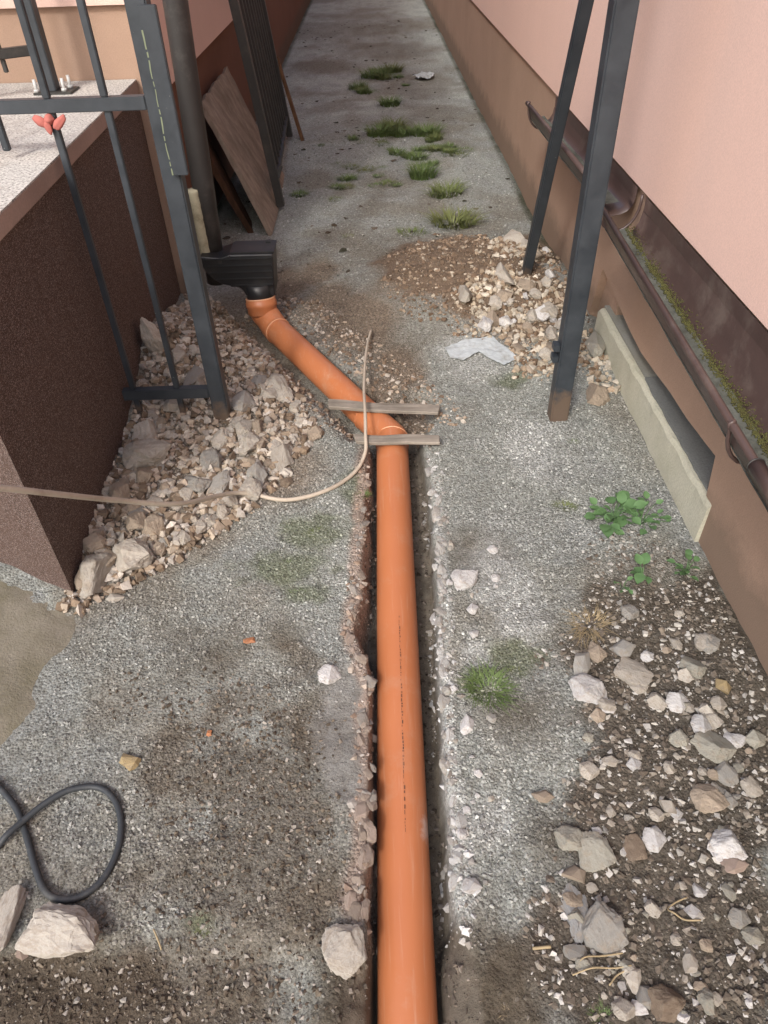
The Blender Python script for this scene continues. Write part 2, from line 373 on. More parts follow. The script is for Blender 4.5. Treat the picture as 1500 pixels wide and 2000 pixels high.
MOUND = [(880, 545, 150, 75), (1010, 610, 110, 60), (1040, 500, 70, 40), (940, 610, 80, 30)]
DIAG = [(700, 640, 90, 70), (640, 590, 60, 45), (780, 720, 60, 60), (740, 760, 60, 40), (620, 540, 50, 30), (560, 560, 60, 40), (800, 800, 50, 40)]
PILE = [(430, 800, 190, 220), (330, 1000, 170, 110), (250, 1080, 90, 60), (340, 680, 110, 90), (540, 930, 110, 80)]
LIME = [(870, 1130, 12, 120), (900, 1640, 25, 140), (905, 1760, 30, 30), (1010, 1180, 60, 110), (960, 1130, 60, 80), (930, 690, 90, 50), (1040, 870, 60, 60), (960, 1600, 50, 60), (930, 1280, 35, 60)]
MOSSG = [(610, 1040, 80, 45), (560, 1110, 90, 40), (700, 950, 40, 40), (390, 1800, 40, 25), (740, 1180, 10, 10), (955, 1330, 60, 40), (1000, 740, 40, 18), (600, 1160, 50, 25), (1010, 1290, 60, 40)]
LEAFY = [(660, 60, 160, 25), (620, 130, 90, 20), (820, 170, 130, 25), (850, 220, 90, 20), (760, 100, 120, 20), (740, 350, 60, 15), (640, 210, 60, 15)]
def polymask(x, y, px, soft=.05, na=.16, ns=7, seed=400):
    """soft-edged zone: outline read off the photograph, put on the ground in metres"""
    P = np.array([G(*p) for p in px]); ins = np.zeros(x.shape, bool); dm = np.full(x.shape, 1e9); j = len(P) - 1
    for i in range(len(P)):
        a, b = P[j], P[i]
        with np.errstate(divide='ignore', invalid='ignore'):
            c = ((a[1] > y) != (b[1] > y)) & (x < (b[0] - a[0]) * (y - a[1]) / (b[1] - a[1] + 1e-12) + a[0])
        ins ^= c; e = b - a; t = np.clip(((x - a[0]) * e[0] + (y - a[1]) * e[1]) / (e @ e), 0, 1); dm = np.minimum(dm, np.hypot(x - a[0] - t * e[0], y - a[1] - t * e[1])); j = i
    sd = np.where(ins, dm, -dm) + na * (fbm(x, y, ns, 5, seed) - .5) * 2
    return sm(-soft, soft, sd)
Z_RIGHT = [(1150, 1230), (1220, 1150), (1400, 1110), (1560, 1350), (1560, 2300), (1070, 2300), (1060, 1760), (1130, 1520), (1120, 1330)]
Z_LEFT = [(340, 1390), (560, 1330), (680, 1420), (690, 1600), (670, 1780), (640, 1900), (600, 2300), (-300, 2300), (-300, 1850), (180, 1850), (300, 1760), (390, 1600)]
Z_LOW = [(-300, 1850), (210, 1820), (330, 1960), (400, 2300), (-300, 2300)]
Z_END = [(620, 1890), (720, 1830), (900, 1800), (1010, 1880), (1080, 2300), (540, 2300)]
Z_CEM = [(640, 1300), (730, 1310), (735, 1600), (700, 1640), (640, 1540), (600, 1420)]
def soil(x, y): return np.maximum(np.maximum(polymask(x, y, Z_RIGHT), .8 * polymask(x, y, Z_LEFT, .12, .28, 8, 410)), np.maximum(polymask(x, y, Z_LOW, .04, .1, 9, 420), polymask(x, y, Z_END, .05, .1, 9, 430)))
def groundcol(x, y):
    n1 = fbm(x, y, 1.6, 4, 100)[..., None]; n2 = fbm(x, y, 6, 4, 105)[..., None]; n3 = fbm(x, y, 25, 3, 108)[..., None]
    c = (np.array([.272, .288, .268]) + np.array([.04, .052, .055]) * sm(3.2, 4.5, y)[..., None] + np.array([.10, .105, .10]) * sm(4.5, 8, y)[..., None]) * (.78 + .5 * n2) ; c = c * (1 - .0) + 0  # last far term brightens the floor colour to counter the alley's shade
    br = np.array([.175, .152, .118]); k = np.clip((n1 - .5) * 4 + (n2 - .5) * 2.5, 0, 1) * .6; c = c * (1 - k) + br * k
    bl = np.array([.31, .325, .32]); k = np.clip((.45 - n2) * 5, 0, 1) * .5 * np.clip(y - .4, 0, 1)[..., None]; c = c * (1 - k) + bl * k
    def put(L, col, amt=1., **kw):
        nonlocal c; k = (blob(x, y, L, **kw) * amt)[..., None]; c = c * (1 - k) + np.array(col) * (.8 + .4 * n3) * k; return k
    def zone(k, col): nonlocal c; k = k[..., None]; c = c * (1 - k) + np.array(col) * (.75 + .5 * n3) * k
    kb = put(DIRT[4:], (.105, .088, .064), .7, sharp=1.0, na=1.5, ns=5)
    zone(.66 * polymask(x, y, Z_LEFT, .10, .34, 10, 410), (.112, .09, .066)); zone(.93 * polymask(x, y, Z_END, .05, .1, 9, 430), (.10, .085, .064)); zone(.95 * polymask(x, y, Z_LOW, .04, .1, 9, 420), (.088, .071, .053)); zone(.93 * polymask(x, y, Z_RIGHT), (.094, .08, .063))
    kc = polymask(x, y, Z_CEM, .03, .05, 10, 440); zone(.85 * kc, (.25, .247, .233)); kd = np.maximum(soil(x, y), 2.2 * kc)[..., None]
    put(PILE, (.235, .195, .15), .8, seed=125)
    km = put(MOUND, (.165, .12, .085), .95, sharp=4, seed=130); put(DIAG, (.185, .145, .108), .85, seed=135)
    put(LIME, (.40, .418, .405), .7, na=1.2, ns=16, seed=140); put(MOSSG, (.10, .125, .05), .55, na=1.3, ns=22, seed=145); put(LEAFY, (.17, .15, .12), .5, na=1.3, ns=7, seed=150)
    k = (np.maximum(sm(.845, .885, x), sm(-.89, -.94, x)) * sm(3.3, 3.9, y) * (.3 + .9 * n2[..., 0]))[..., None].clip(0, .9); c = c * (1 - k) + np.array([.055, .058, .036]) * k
    # broken crust: white on the right edge of the cut, pinkish brown on the left; bare soil inside
    l = edge(_L0, y, 70, .015); r = edge(_R0, y, 75, .010); yy = sm(.47, .53, y) * sm(2.03, 1.95, y)
    wr_ = .010 + .016 * fbm(y, y * 0, 6, 3, 151)
    k = (sm(r - .02, r - .004, x) * sm(r + wr_ + .012, r + wr_, x) * yy * (.35 + .65 * sm(1.3, .9, y)))[..., None] * .9; c = c * (1 - k) + np.array([.47, .495, .475]) * k
    k = (sm(l + .034, l + .020, x) * sm(l - .045, l - .018, x + .02 * (n3[..., 0] - .5)) * yy)[..., None] * .85; c = c * (1 - k) + np.array([.34, .27, .225]) * (.75 + .5 * n2) * k
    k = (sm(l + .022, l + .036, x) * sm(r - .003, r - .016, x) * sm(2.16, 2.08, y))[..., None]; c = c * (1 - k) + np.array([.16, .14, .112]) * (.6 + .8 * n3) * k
    pk = (1 - np.clip(k, 0, 1)) * (1 - .55 * km) * (1 - .3 * kd) * (1 - .5 * kb)
    return np.clip(c, .01, .9), pk[..., 0]
def spaced(*segs):
    o = []
    for a, b, s in segs: o += list(np.arange(a, b, s))
    o.append(segs[-1][1]); return np.array(o)
gx = spaced((-40, -8, 4), (-8, -2, .6), (-2, -1.15, .08), (-1.15, -.2, .011), (-.2, .26, .006), (.26, .97, .011), (.97, 2, .12), (2, 8, .6), (8, 40, 4))
gy = spaced((-40, -6, 4), (-6, -1, .3), (-1, .2, .06), (.2, 2.5, .009), (2.5, 4.3, .016), (4.3, 8, .045), (8, 16, .15), (16, 60, 4))
GX, GY = np.meshgrid(gx, gy, indexing='ij'); GZ = height(GX, GY)
nx, ny = GX.shape
idx = np.arange(nx * ny).reshape(nx, ny)
quads = np.stack([idx[:-1, :-1], idx[1:, :-1], idx[1:, 1:], idx[:-1, 1:]], -1).reshape(-1, 4)
def fastmesh(name, V, Q, smooth=True, col=None, extra=None):
    me = bpy.data.meshes.new(name); k = Q.shape[1]
    me.vertices.add(len(V)); me.vertices.foreach_set('co', np.asarray(V, np.float32).ravel())
    me.loops.add(Q.size); me.loops.foreach_set('vertex_index', Q.astype(np.int32).ravel())
    me.polygons.add(len(Q)); me.polygons.foreach_set('loop_start', np.arange(0, Q.size, k, dtype=np.int32))
    try: me.polygons.foreach_set('loop_total', np.full(len(Q), k, np.int32))
    except Exception: pass
    me.update(calc_edges=True); me.polygons.foreach_set('use_smooth', np.full(len(Q), smooth, bool))
    if col is not None:
        a = me.attributes.new('Col', 'FLOAT_COLOR', 'POINT'); a.data.foreach_set('color', np.concatenate([col, np.ones((len(col), 1))], 1).astype(np.float32).ravel())
    if extra is not None:
        a = me.attributes.new('Peb', 'FLOAT', 'POINT'); a.data.foreach_set('value', extra.astype(np.float32).ravel())
    me.validate(); return me
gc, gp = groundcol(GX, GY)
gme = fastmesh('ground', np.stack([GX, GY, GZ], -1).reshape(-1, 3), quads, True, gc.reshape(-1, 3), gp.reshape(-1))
ground = link('ground', gme, M['ground']); ground['kind'] = 'structure'

# concrete pad in front of the terrace
pp = [(-1.30, 1.60), (-.84, 1.345), (-.80, 1.30), (-.775, 1.22), (-.80, 1.13), (-.825, 1.05), (-.80, .99), (-.83, .92), (-.86, .86), (-.93, .80), (-1.1, .74), (-1.9, .70), (-2.6, 1.2), (-2.6, 1.6)]
bm = bmesh.new(); vs_ = [bm.verts.new((p[0], p[1], 0)) for p in pp]; bm.faces.new(vs_)
bmesh.ops.triangulate(bm, faces=bm.faces); 
for _ in range(4): bmesh.ops.subdivide_edges(bm, edges=bm.edges, cuts=1, use_grid_fill=True)
bnd = {v for e in bm.edges if e.is_boundary for v in e.verts}; bq = [v.co.copy() for v in bnd]
for v in bm.verts:
    x, y = v.co.x, v.co.y
    if v in bnd:
        k = .03 * (float(fbm(np.array([x]), np.array([y]), 18, 3, 160)[0]) - .5); v.co.x += k; v.co.y += k * .6
    up = .002 + .05 * max(0, min(1, (-.86 - x) / .4)); v.co.z = up + .010 * float(fbm(np.array([x]), np.array([y]), 6, 3, 161)[0])
    dmin = min(math.hypot(x - q.x, y - q.y) for q in bq); ez = min(1, dmin / .10); hh_ = hz(v.co.x, v.co.y); v.co.z = (hh_ - .012) * (1 - ez) + max(v.co.z, hh_ + .002) * ez
me = bpy.data.meshes.new('concrete_pad'); bm.to_mesh(me); bm.free()
for p in me.polygons: p.use_smooth = True
pad = link('concrete_pad', me, M['pad']); pad['kind'] = 'structure'

# ------------------------------------------------------------------ houses and terrace
hr = empty('house', (.9, 8, 0), 'pink rendered house with a brown plinth and a gutter fixed along it', 'house')
box('wall', (.882, 7, -2.5, 18, .664, 3.5), M['pink'], hr)
Zn = .665
pl = [(-2.5, -.15), (1.50, -.15)] + [(1.502, .03), (1.512, .14), (1.535, .262), (1.6, .255), (1.75, .24), (1.9, .236), (2.05, .222), (2.2, .212), (2.35, .222), (2.5, .24), (2.65, .26), (2.76, .272), (2.79, .18), (2.83, .05), (2.84, -.15), (18, -.15), (18, Zn), (-2.5, Zn)]
prism('plinth', pl, 'x', .897, 1.1, M['plinth'], hr)
box('bare_wall', (.985, 1.2, 1.3, 3.0, -.15, .5), M['patch'], hr)
# older brown strip at the far end of the gap
box('old_render', (.928, 1.0, 2.6, 2.9, -.15, .45), M['plinth'], hr)
# straight mortar-faced ledge with a flat top at the foot of the gap
ys = np.linspace(1.47, 2.70, 90); V = []; Fc = []
for i, y in enumerate(ys):
    n = float(fbm(np.array([y]), np.array([1.7]), 20, 4, 170)[0]) - .5; n2 = float(fbm(np.array([y]), np.array([4.7]), 6, 3, 171)[0]) - .5; e = min(1, max(.0, (2.71 - y) / .03))
    V += [(.99, y, -.1), (.884 + .006 * n2, y, -.1), (.886 + .006 * n2, y, .03), (.889 + .005 * n, y, (.128 + .012 * n) * (.85 + .15 * e)), (.897 + .012 * n, y, (.142 + .006 * n) * (.85 + .15 * e)), (.99, y, .146)]
for i in range(len(ys) - 1):
    for j in range(5): Fc.append((i * 6 + j, i * 6 + j + 1, (i + 1) * 6 + j + 1, (i + 1) * 6 + j))
Fc += [tuple(range(5, -1, -1)), tuple((len(ys) - 1) * 6 + j for j in range(6))]
me = mesh('mortar_ledge', V, Fc, False); bm = bmesh.new(); bm.from_mesh(me); bmesh.ops.recalc_face_normals(bm, faces=bm.faces); bm.to_mesh(me); bm.free()
o = link('mortar_ledge', me, M['mortar']); wchild(o, hr); o['label'] = 'pale mortar-faced ledge at the foot of the broken plinth'
rg_ = [(.904 + .010 * (float(fbm(np.array([y]), np.array([8.]), 22, 4, 172)[0]) - .5), y) for y in np.linspace(1.48, 2.13, 40)]
prism('cement_patch', rg_ + [(.984, 2.135), (.984, 1.48)], 'z', .1435, .1515, M['patch'], o)
box('ledge_top', (.908, .984, 2.14, 2.69, .1435, .1500), M['concrete'], o, .002)
box('bare_wall', (.975, .984, 2.14, 2.72, .1505, .5), M['concrete'], hr)
prism('roof', [(.70, 3.5), (7.6, 3.5), (4.2, 5.4)], 'y', -3, 18.5, M['plinth_dark'], hr)  # unseen roof, its eave shaped for the sky light entering the alley

hl = empty('house', (-3, 8, 0), 'pink house with a dark brown plinth behind the slab-topped terrace', 'house')
box('wall', (-8, -.93, 3.20, 18, .762, 3.3), M['pink'], hl)
box('wall', (-8, -.852, 3.135, 3.197, 1.142, 3.3), M['pink'], hl)
box('plinth', (-7.9, -.95, 3.3, 18, -.1, .76), M['plinth_dark'], hl)
box('plinth', (-7.9, -.862, 3.158, 3.296, -.1, 1.14), M['plinth'], hl)
prism('roof', [(-8.6, 3.3), (-.78, 3.3), (-4.5, 5.2)], 'y', 2.95, 18.5, M['plinth_dark'], hl)  # out-of-view roof, height and eave set to steer sky light in the alley
he = empty('house', (0, 18.6, 0), 'brown rendered outbuilding closing the far end of the alley', 'building')
box('wall', (-9, 8, 18.6, 20, -.1, 3.4), M['plinth_dark'], he); box('roof', (-9.3, 8.3, 18.4, 20.4, 3.4, 3.55), M['concrete'], he)

te = empty('terrace', (-1.4, 2.3, 0), 'terrace block clad in dark brown chip plaster, topped with granite', 'terrace')
foot = [(-.852, 1.33), (-.905, 3.156), (-3.2, 3.156), (-3.2, 2.48)]
prism('side_wall', foot, 'z', -.1, .856, M['mosaic'], te)
def off(p, k): c = np.mean(foot, 0); return tuple(np.array(p) + k * np.sign(np.array(p) - c) * np.array([1, 1 if p[1] < 3 else 0]))
sl_ = [(-.840, 1.305), (-.893, 3.154), (-3.23, 3.154), (-3.23, 2.455)]
prism('top_slab', sl_, 'z', .858, .904, M['slab_edge'], te, .003)
prism('slab_face', [(-.8405, 1.309), (-.8925, 3.153), (-3.22, 3.153), (-3.22, 2.46)], 'z', .9035, .908, M['granite'], te)

# terrace railing
tr = empty('terrace_railing', (-1.155, 2.95, .908), 'dark steel railing with bolted base plate on the granite terrace top', 'railing')
rp = Vector((-1.15, 2.965, .915))
box('post', (rp.x - .025, rp.x + .025, rp.y - .025, rp.y + .025, .914, 1.9), M['paint'], tr, .003)
bpl = box('base_plate', (rp.x - .05, rp.x + .085, rp.y - .05, rp.y + .05, .9085, .9155), M['dark_metal'], tr, .001)
for i, (dx, dy) in enumerate(((.055, -.025), (.06, .028), (-.04, -.035))):
    tube('bolt', [(rp.x + dx, rp.y + dy, .914), (rp.x + dx, rp.y + dy, .955)], .006, M['zinc'], bpl, 8)
    tube('nut', [(rp.x + dx, rp.y + dy, .9155), (rp.x + dx, rp.y + dy, .925)], .011, M['zinc'], bpl, 6)
e2 = Vector((-1.15 - .95, 2.965 - .62, 0)); dv = (e2 - Vector((rp.x, rp.y, 0))); dv.z = 0
def rpt(t, z): return Vector((rp.x, rp.y, 0)) + dv * t + Vector((0, 0, z))
beam('rail', rpt(.02, 1.04), rpt(1, 1.04), .03, .03, M['dark_metal'], tr); beam('rail', rpt(.02, 1.75), rpt(1, 1.75), .03, .03, M['dark_metal'], tr)
for k in range(1, 8):
    beam('bar', rpt(k * .115, .985), rpt(k * .115, 1.75), .014, .014, M['dark_metal'], tr, .002)
beam('post', rpt(1, .912), rpt(1, 1.9), .05, .05, M['paint'], tr)

# ------------------------------------------------------------------ gate
fp = empty('fence_panel', (-.556, 2.125, 0), 'blue-grey steel fence panel between gate opening and brown terrace', 'fence')
fpo = box('post', (-.584, -.531, 2.1, 2.152, -.25, 2.3), M['paint'], fp, .004)
box('strike_plate', (-.549, -.506, 2.080, 2.0985, .862, 1.243), M['paint'], fpo, .002)['label'] = 'flat strike plate with scratched green-grey paint'
V = []; Fc = []
for i in range(60):
    z = 1.20 - i * .0057; x = -.5475 + .0035 * (float(fbm(np.array([z]), np.array([.3]), 30, 3, 220)[0]) - .5); w_ = .0012 + .0035 * max(0, float(fbm(np.array([z]), np.array([2.3]), 14, 3, 221)[0]) - .42); V += [(x - w_, 2.0794, z), (x + w_, 2.0794, z)]
for i in range(59):
    if (i * 7) % 11 > 1: Fc.append((2 * i, 2 * i + 1, 2 * i + 3, 2 * i + 2))
o = link('scratch', mesh('scratch', V, Fc), simple('bare_scratch', (.16, .19, .12), .7)); wchild(o, fpo)
box('rail', (-1.35, -.5845, 2.1, 2.13, 1.018, 1.050), M['paint'], fp, .002)
box('rail', (-.882, -.5845, 2.1, 2.13, .143, .180), M['paint'], fp, .002)
box('rail', (-1.35, -.5845, 2.1, 2.13, 1.75, 1.782), M['paint'], fp, .002)
for x, z0 in ((-.690, -.05), (-.838, -.05), (-.985, .93), (-1.13, .93), (-1.28, .93)):
    for a, b in ((z0, .1425), (.1805, 1.0175), (1.0505, 1.7495)) if z0 < 0 else ((z0, 1.0175), (1.0505, 1.7495)):
        beam('bar', (x, 2.115, a), (x, 2.115, b), .018, .018, M['paint'], fp, .002)
gp_ = empty('gate_post', (.625, 2.13, 0), 'blue-grey square gate post with a slanting steel brace and rusty foot', 'post')
gpo = box('post', (.594, .656, 2.1, 2.16, -.25, 2.45), M['paint'], gp_, .005)
beam('brace', (.682, 3.24, -.08), (.665, 2.14, 2.42), .04, .04, M['paint'], gp_, .004)
box('hinge', (.574, .5935, 2.112, 2.15, .228, .252), M['paint'], gpo, .002)
box('hinge', (.574, .5935, 2.112, 2.15, .268, .292), M['paint'], gpo, .002)
# red rag tied on the bar under the rail
rg = empty('red_rag', (-.845, 2.10, 1.0), 'small red rag knotted round the fence bar below the rail', 'rag')
def lobe(name, c, ax, r, seed, parent):
    bm = bmesh.new(); bmesh.ops.create_icosphere(bm, subdivisions=3, radius=1)
    for v in bm.verts:
        n = math.sin(v.co.x * 4 + seed) * .14 + math.sin(v.co.z * 6 + seed * 2) * .12 + math.sin(v.co.y * 5 + seed) * .1
        v.co = Vector((v.co.x * r[0], v.co.y * r[1], v.co.z * r[2])) * (1 + .5 * n); v.co.rotate(Matrix.Rotation(ax, 3, 'Y')); v.co += Vector(c)
    me = bpy.data.meshes.new(name); bm.to_mesh(me); bm.free()
    for p in me.polygons: p.use_smooth = True
    o = link(name, me, M['red']); wchild(o, parent)
lobe('knot', (-.844, 2.102, 1.004), 0, (.014, .014, .012), 1, rg); lobe('tail', (-.866, 2.098, 1.0), .6, (.022, .008, .012), 2, rg); lobe('tail', (-.818, 2.098, .997), -.7, (.024, .009, .011), 3, rg); lobe('tail', (-.850, 2.096, .986), 1.4, (.016, .007, .009), 4, rg)

# open gate leaf leaning far down the alley
gl = empty('gate_leaf', (-.58, 5.1, 0), 'unhung dark steel gate leaf leaning in the alley', 'gate')
def lp(s, t): # s along leaf, t up
    b = Vector((-.557, 4.40, .02)).lerp(Vector((-.625, 5.95, .02)), s); return b + Vector((-.118, .0, 1)).normalized() * t
HT = 1.95
beam('stile', lp(0, 0), lp(0, HT), .045, .045, M['dark_metal'], gl); beam('stile', lp(1, 0), lp(1, HT), .045, .045, M['dark_metal'], gl)
for t in (.13, 1.05, HT - .05): beam('rail', lp(.018, t), lp(.982, t), .035, .03, M['dark_metal'], gl, .003, (0, 0, 1))
for k in range(1, 10): beam('bar', lp(k / 10, .15), lp(k / 10, HT - .07), .018, .018, M['dark_metal'], gl, .002)
beam('latch', lp(.0, .16) + Vector((.02, 0, 0)), lp(.0, .16) + Vector((.045, .01, .06)), .02, .015, M['dark_metal'], gl, .002)

# ------------------------------------------------------------------ boards leaning by the left house
def sheet(name, pts, th, mat, label, cat, warp=.012, seed=0, nrm=None):
    """board with a ragged outline: bilinear corner patch a,b,c,d with thickness"""
    a, b, c, d = [Vector(p) for p in pts]; n = (b - a).cross(d - a).normalized(); nu, nv = 26, 16; V = []
    for off_ in (0, th):
        for i in range(nu + 1):
            for j in range(nv + 1):
                u, v = i / nu, j / nv; p = a.lerp(b, u).lerp(d.lerp(c, u), v)
                rag = 0
                if j in (0, nv) or i in (0, nu): rag = (float(fbm(np.array([u * 3 + seed]), np.array([v * 3.]), 3, 3, 180)[0]) - .5) * .03
                p = p + n * (warp * math.sin(u * 3 + v * 2 + seed) + off_) + Vector((0, 0, rag if v > .2 else 0)); V.append(p)
    k = (nu + 1) * (nv + 1); Fc = []
    I = lambda i, j, s=0: s * k + i * (nv + 1) + j
    for i in range(nu):
        for j in range(nv): Fc += [(I(i, j), I(i, j + 1), I(i + 1, j + 1), I(i + 1, j)), (I(i, j, 1), I(i + 1, j, 1), I(i + 1, j + 1, 1), I(i, j + 1, 1))]
    for i in range(nu): Fc += [(I(i, 0), I(i + 1, 0), I(i + 1, 0, 1), I(i, 0, 1)), (I(i, nv), I(i, nv, 1), I(i + 1, nv, 1), I(i + 1, nv))]
    for j in range(nv): Fc += [(I(0, j), I(0, j, 1), I(0, j + 1, 1), I(0, j + 1)), (I(nu, j), I(nu, j + 1), I(nu, j + 1, 1), I(nu, j, 1))]
    me = mesh(name, V, Fc); bm = bmesh.new(); bm.from_mesh(me); bmesh.ops.recalc_face_normals(bm, faces=bm.faces); bm.to_mesh(me); bm.free()
    return tag(link(name, me, mat), label, cat)
sheet('wooden_board', [(-.60, 3.98, -.01), (-.60, 5.05, -.01), (-.90, 5.15, .60), (-.905, 4.22, .60)], .022, M['wood_grey'], 'wide weathered wooden board leaning on the plinth behind the black gully', 'board', .012, 1)
sheet('wooden_plank', [(-.70, 4.02, -.01), (-.74, 4.20, -.01), (-.93, 4.30, .42), (-.915, 4.05, .46)], .03, M['wood_dark'], 'narrow dark brown plank leaning beside the wide weathered board', 'plank', .004, 4)
beam('wooden_lath', (-.525, 5.90, -.01), (-.672, 6.04, .52), .05, .022, M['wood_tan'], None, .002, (0, 1, 0))
tag(bpy.context.scene.objects['wooden_lath'], 'thin tan lath standing against the far end of the gate leaf', 'lath')

# ------------------------------------------------------------------ downpipe and gully
dp = empty('downpipe', (-.715, 3.15, .28), 'dark rainwater downpipe with a strip of old foam beside it', 'downpipe')
dA = ony(417, 500, 2.995); dB = ony(342, 0, 2.995); dv_ = (dB - dA) / (dB[2] - dA[2])
def dpt(z): return tuple(dA + dv_ * (z - dA[2]))
tube('pipe', [dpt(.17), dpt(.6), dpt(1.2), dpt(2.2), dpt(3.25)], .043, M['downpipe'], dp, 24)
for z in (2.4,): tube('collar', [dpt(z), dpt(z + .05)], .0545, M['downpipe'], dp, 24)
beam('bracket', dpt(1.9), (-.90, 3.145, 1.9), .02, .004, M['dark_metal'], dp, 0, (0, 0, 1))
V, Fc = tube_vf(catmull([tuple(np.array(dpt(z)) + [-.020 - .006 * q, -.030, 0]) for q, z in enumerate((.25, .36, .47, .56))], 8), [.0245 + .0008 * math.sin(i * 1.7) + .0008 * math.sin(i * 3.1) for i in range(25)], 16)
o = link('foam_strip', mesh('foam_strip', V, Fc, True), M['foam']); wchild(o, dp); o['label'] = 'crumbling beige foam strip at the pipe foot'

gu = empty('rain_gully', (-.55, 3.02, .1), 'black ribbed plastic rain gully under the dark downpipe', 'gully')
YG = 2.895; ZT_ = float(ony(533, 497, YG)[2]); YB = float(onz(490, 473, ZT_)[1])
pr = [tuple(ony(u, v, YG)[[0, 2]]) for u, v in [(537, 578), (536, 560), (533, 497), (447, 499), (430, 505), (389, 502), (391, 515), (403, 534), (418, 547), (435, 556), (455, 560), (468, 562), (476, 570), (480, 578)]]
body = prism('body', pr, 'y', YG, YB, M['black_plastic'], gu, .004)
xs_ = [p[0] for p in pr]; zs_ = [p[1] for p in pr]; zt = pr[2][1]
lz_ = [pr[i][1] for i in (13, 11, 10, 9, 8, 7, 6, 5)]; lx_ = [pr[i][0] for i in (13, 11, 10, 9, 8, 7, 6, 5)]
for k in range(5):
    z = zt - .014 - k * .028; xl = float(np.interp(z, lz_, lx_)) + .012
    if z > pr[5][1]: xl = pr[3][0] + .006
    box('rib', (xl, pr[2][0] - .007 - .012 * k * .2, YG - .006, YG + .002, z - .003, z + .003), M['black_plastic'], body, .0015)
lid = box('lid', (pr[3][0] + .004, pr[2][0] + .004, YG + .012, YB, zt + .0005, zt + .0075), M['black_plastic'], gu, .002)
box('lid_clip', (pr[2][0] - .04, pr[2][0] - .018, YB - .035, YB - .012, zt + .0075, zt + .014), M['black_plastic'], lid, .002)
tube('spigot', [(-.503, 2.925, .19), (-.503, 2.922, .15), (-.502, 2.915, .085)], [.057, .0565, .0545], M['black_plastic'], gu, 32)

# ------------------------------------------------------------------ orange drain
R0 = .055
dr = empty('drain_pipe', (.02, 1.0, -.14), 'orange plastic drain pipe line laid in the open trench', 'pipe')
mp_ = tube('main_pipe', [tuple(PIPE_A + (PIPE_B - PIPE_A) * t) for t in np.linspace(.004, 1, 40)], R0, M['pvc'], dr, 48)
dirp = (PIPE_B - PIPE_A) / np.linalg.norm(PIPE_B - PIPE_A)
Pd0 = np.array([-.462, 2.868, .022]); Pd1 = PIPE_A + np.array([-.035, .055, .0])
dd = (Pd1 - Pd0) / np.linalg.norm(Pd1 - Pd0)
tube('branch_pipe', [tuple(Pd0 + (Pd1 - Pd0) * t) for t in np.linspace(.02, .95, 24)], R0, M['pvc'], dr, 48)
# lower elbow with a sleeve
el = [tuple(Pd1 - dd * .10), tuple(Pd1 - dd * .03), tuple(PIPE_A + np.array([-.004, .004, 0])), tuple(PIPE_A + dirp * .02), tuple(PIPE_A + dirp * .05)]
ec = catmull(el, 10); tube('elbow', ec, .0565, M['pvc'], dr, 48)
def ring(name, c, ax, r, rr, mat, parent, n=40):
    ax = Vector(ax).normalized(); u = ax.orthogonal().normalized(); v = ax.cross(u); V = []; Fc = []; m = 10
    for i in range(n):
        a = 2 * math.pi * i / n; e = u * math.cos(a) + v * math.sin(a)
        for j in range(m):
            b = 2 * math.pi * j / m; V.append(Vector(c) + e * (r + rr * math.cos(b)) + ax * rr * math.sin(b))
    for i in range(n):
        for j in range(m): Fc.append((i * m + j, ((i + 1) % n) * m + j, ((i + 1) % n) * m + (j + 1) % m, i * m + (j + 1) % m))
    o = link(name, mesh(name, V, Fc, True), mat); wchild(o, parent); return o
ring('seam', PIPE_A + dirp * .006, dirp, .0562, .0022, M['pvc_ring'], dr)
ring('seam', Pd1 - dd * .095, dd, .0562, .0025, M['pvc'], dr)
# upper elbow and socket
sk = np.array([-.502, 2.915, .118])
ue = [tuple(sk), tuple(sk + np.array([.004, -.008, -.05])), tuple(Pd0 + np.array([-.012, .018, .022])), tuple(Pd0 + dd * .035), tuple(Pd0 + dd * .07)]
uc = catmull(ue, 10); tube('elbow', uc, .0568, M['pvc'], dr, 48).name = 'elbow'
skd = Vector((.003, -.012, -.05)).normalized(); s0 = Vector(sk) + skd * -.008
sk_ = tube('socket', [s0, s0 + skd * .012, s0 + skd * .016, s0 + skd * .034, s0 + skd * .038, s0 + skd * .062, s0 + skd * .070], [.063, .063, .0665, .0665, .063, .063, .057], M['pvc'], dr, 48)
ring('socket_rim', s0, skd, .0605, .0032, M['pvc_ring'], sk_)
ring('seam', Pd0 + dd * .062, dd, .0562, .0022, M['pvc_ring'], dr)
# printed line: short uneven dashes on the pipe's crown
V = []; Fc = []; rr = random.Random(4); y = 1.245
up_ = Vector((0, 0, 1)); axv = Vector(dirp); sx = Vector((1, 0, 0)); sx = (sx - axv * sx.dot(axv)).normalized(); nz_ = sx.cross(axv); nz_ = nz_ if nz_.z > 0 else -nz_
while y > .69:
    ln = rr.choice((.004, .006, .009, .005)); t = (PIPE_A[1] - y) / (PIPE_A[1] - PIPE_B[1]); c = Vector(PIPE_A + (PIPE_B - PIPE_A) * t)
    th = math.radians(5.5)
    for q in range(rr.choice((1, 2))):
        w_ = rr.uniform(.0007, .0014); a0 = th + q * .035 - rr.uniform(0, .02); pts = []
        for (aa, yy) in ((a0, 0), (a0 + w_ / R0, 0), (a0 + w_ / R0, ln), (a0, ln)):
            pts.append(c + axv * yy + (sx * math.sin(aa) + nz_ * math.cos(aa)) * (R0 + .0006))
        b = len(V); V += pts; Fc.append((b, b + 1, b + 2, b + 3))
    y -= ln + rr.choice((.002, .003, .003, .008))
o = link('printed_line', mesh('printed_line', V, Fc), M['ink']); wchild(o, mp_)

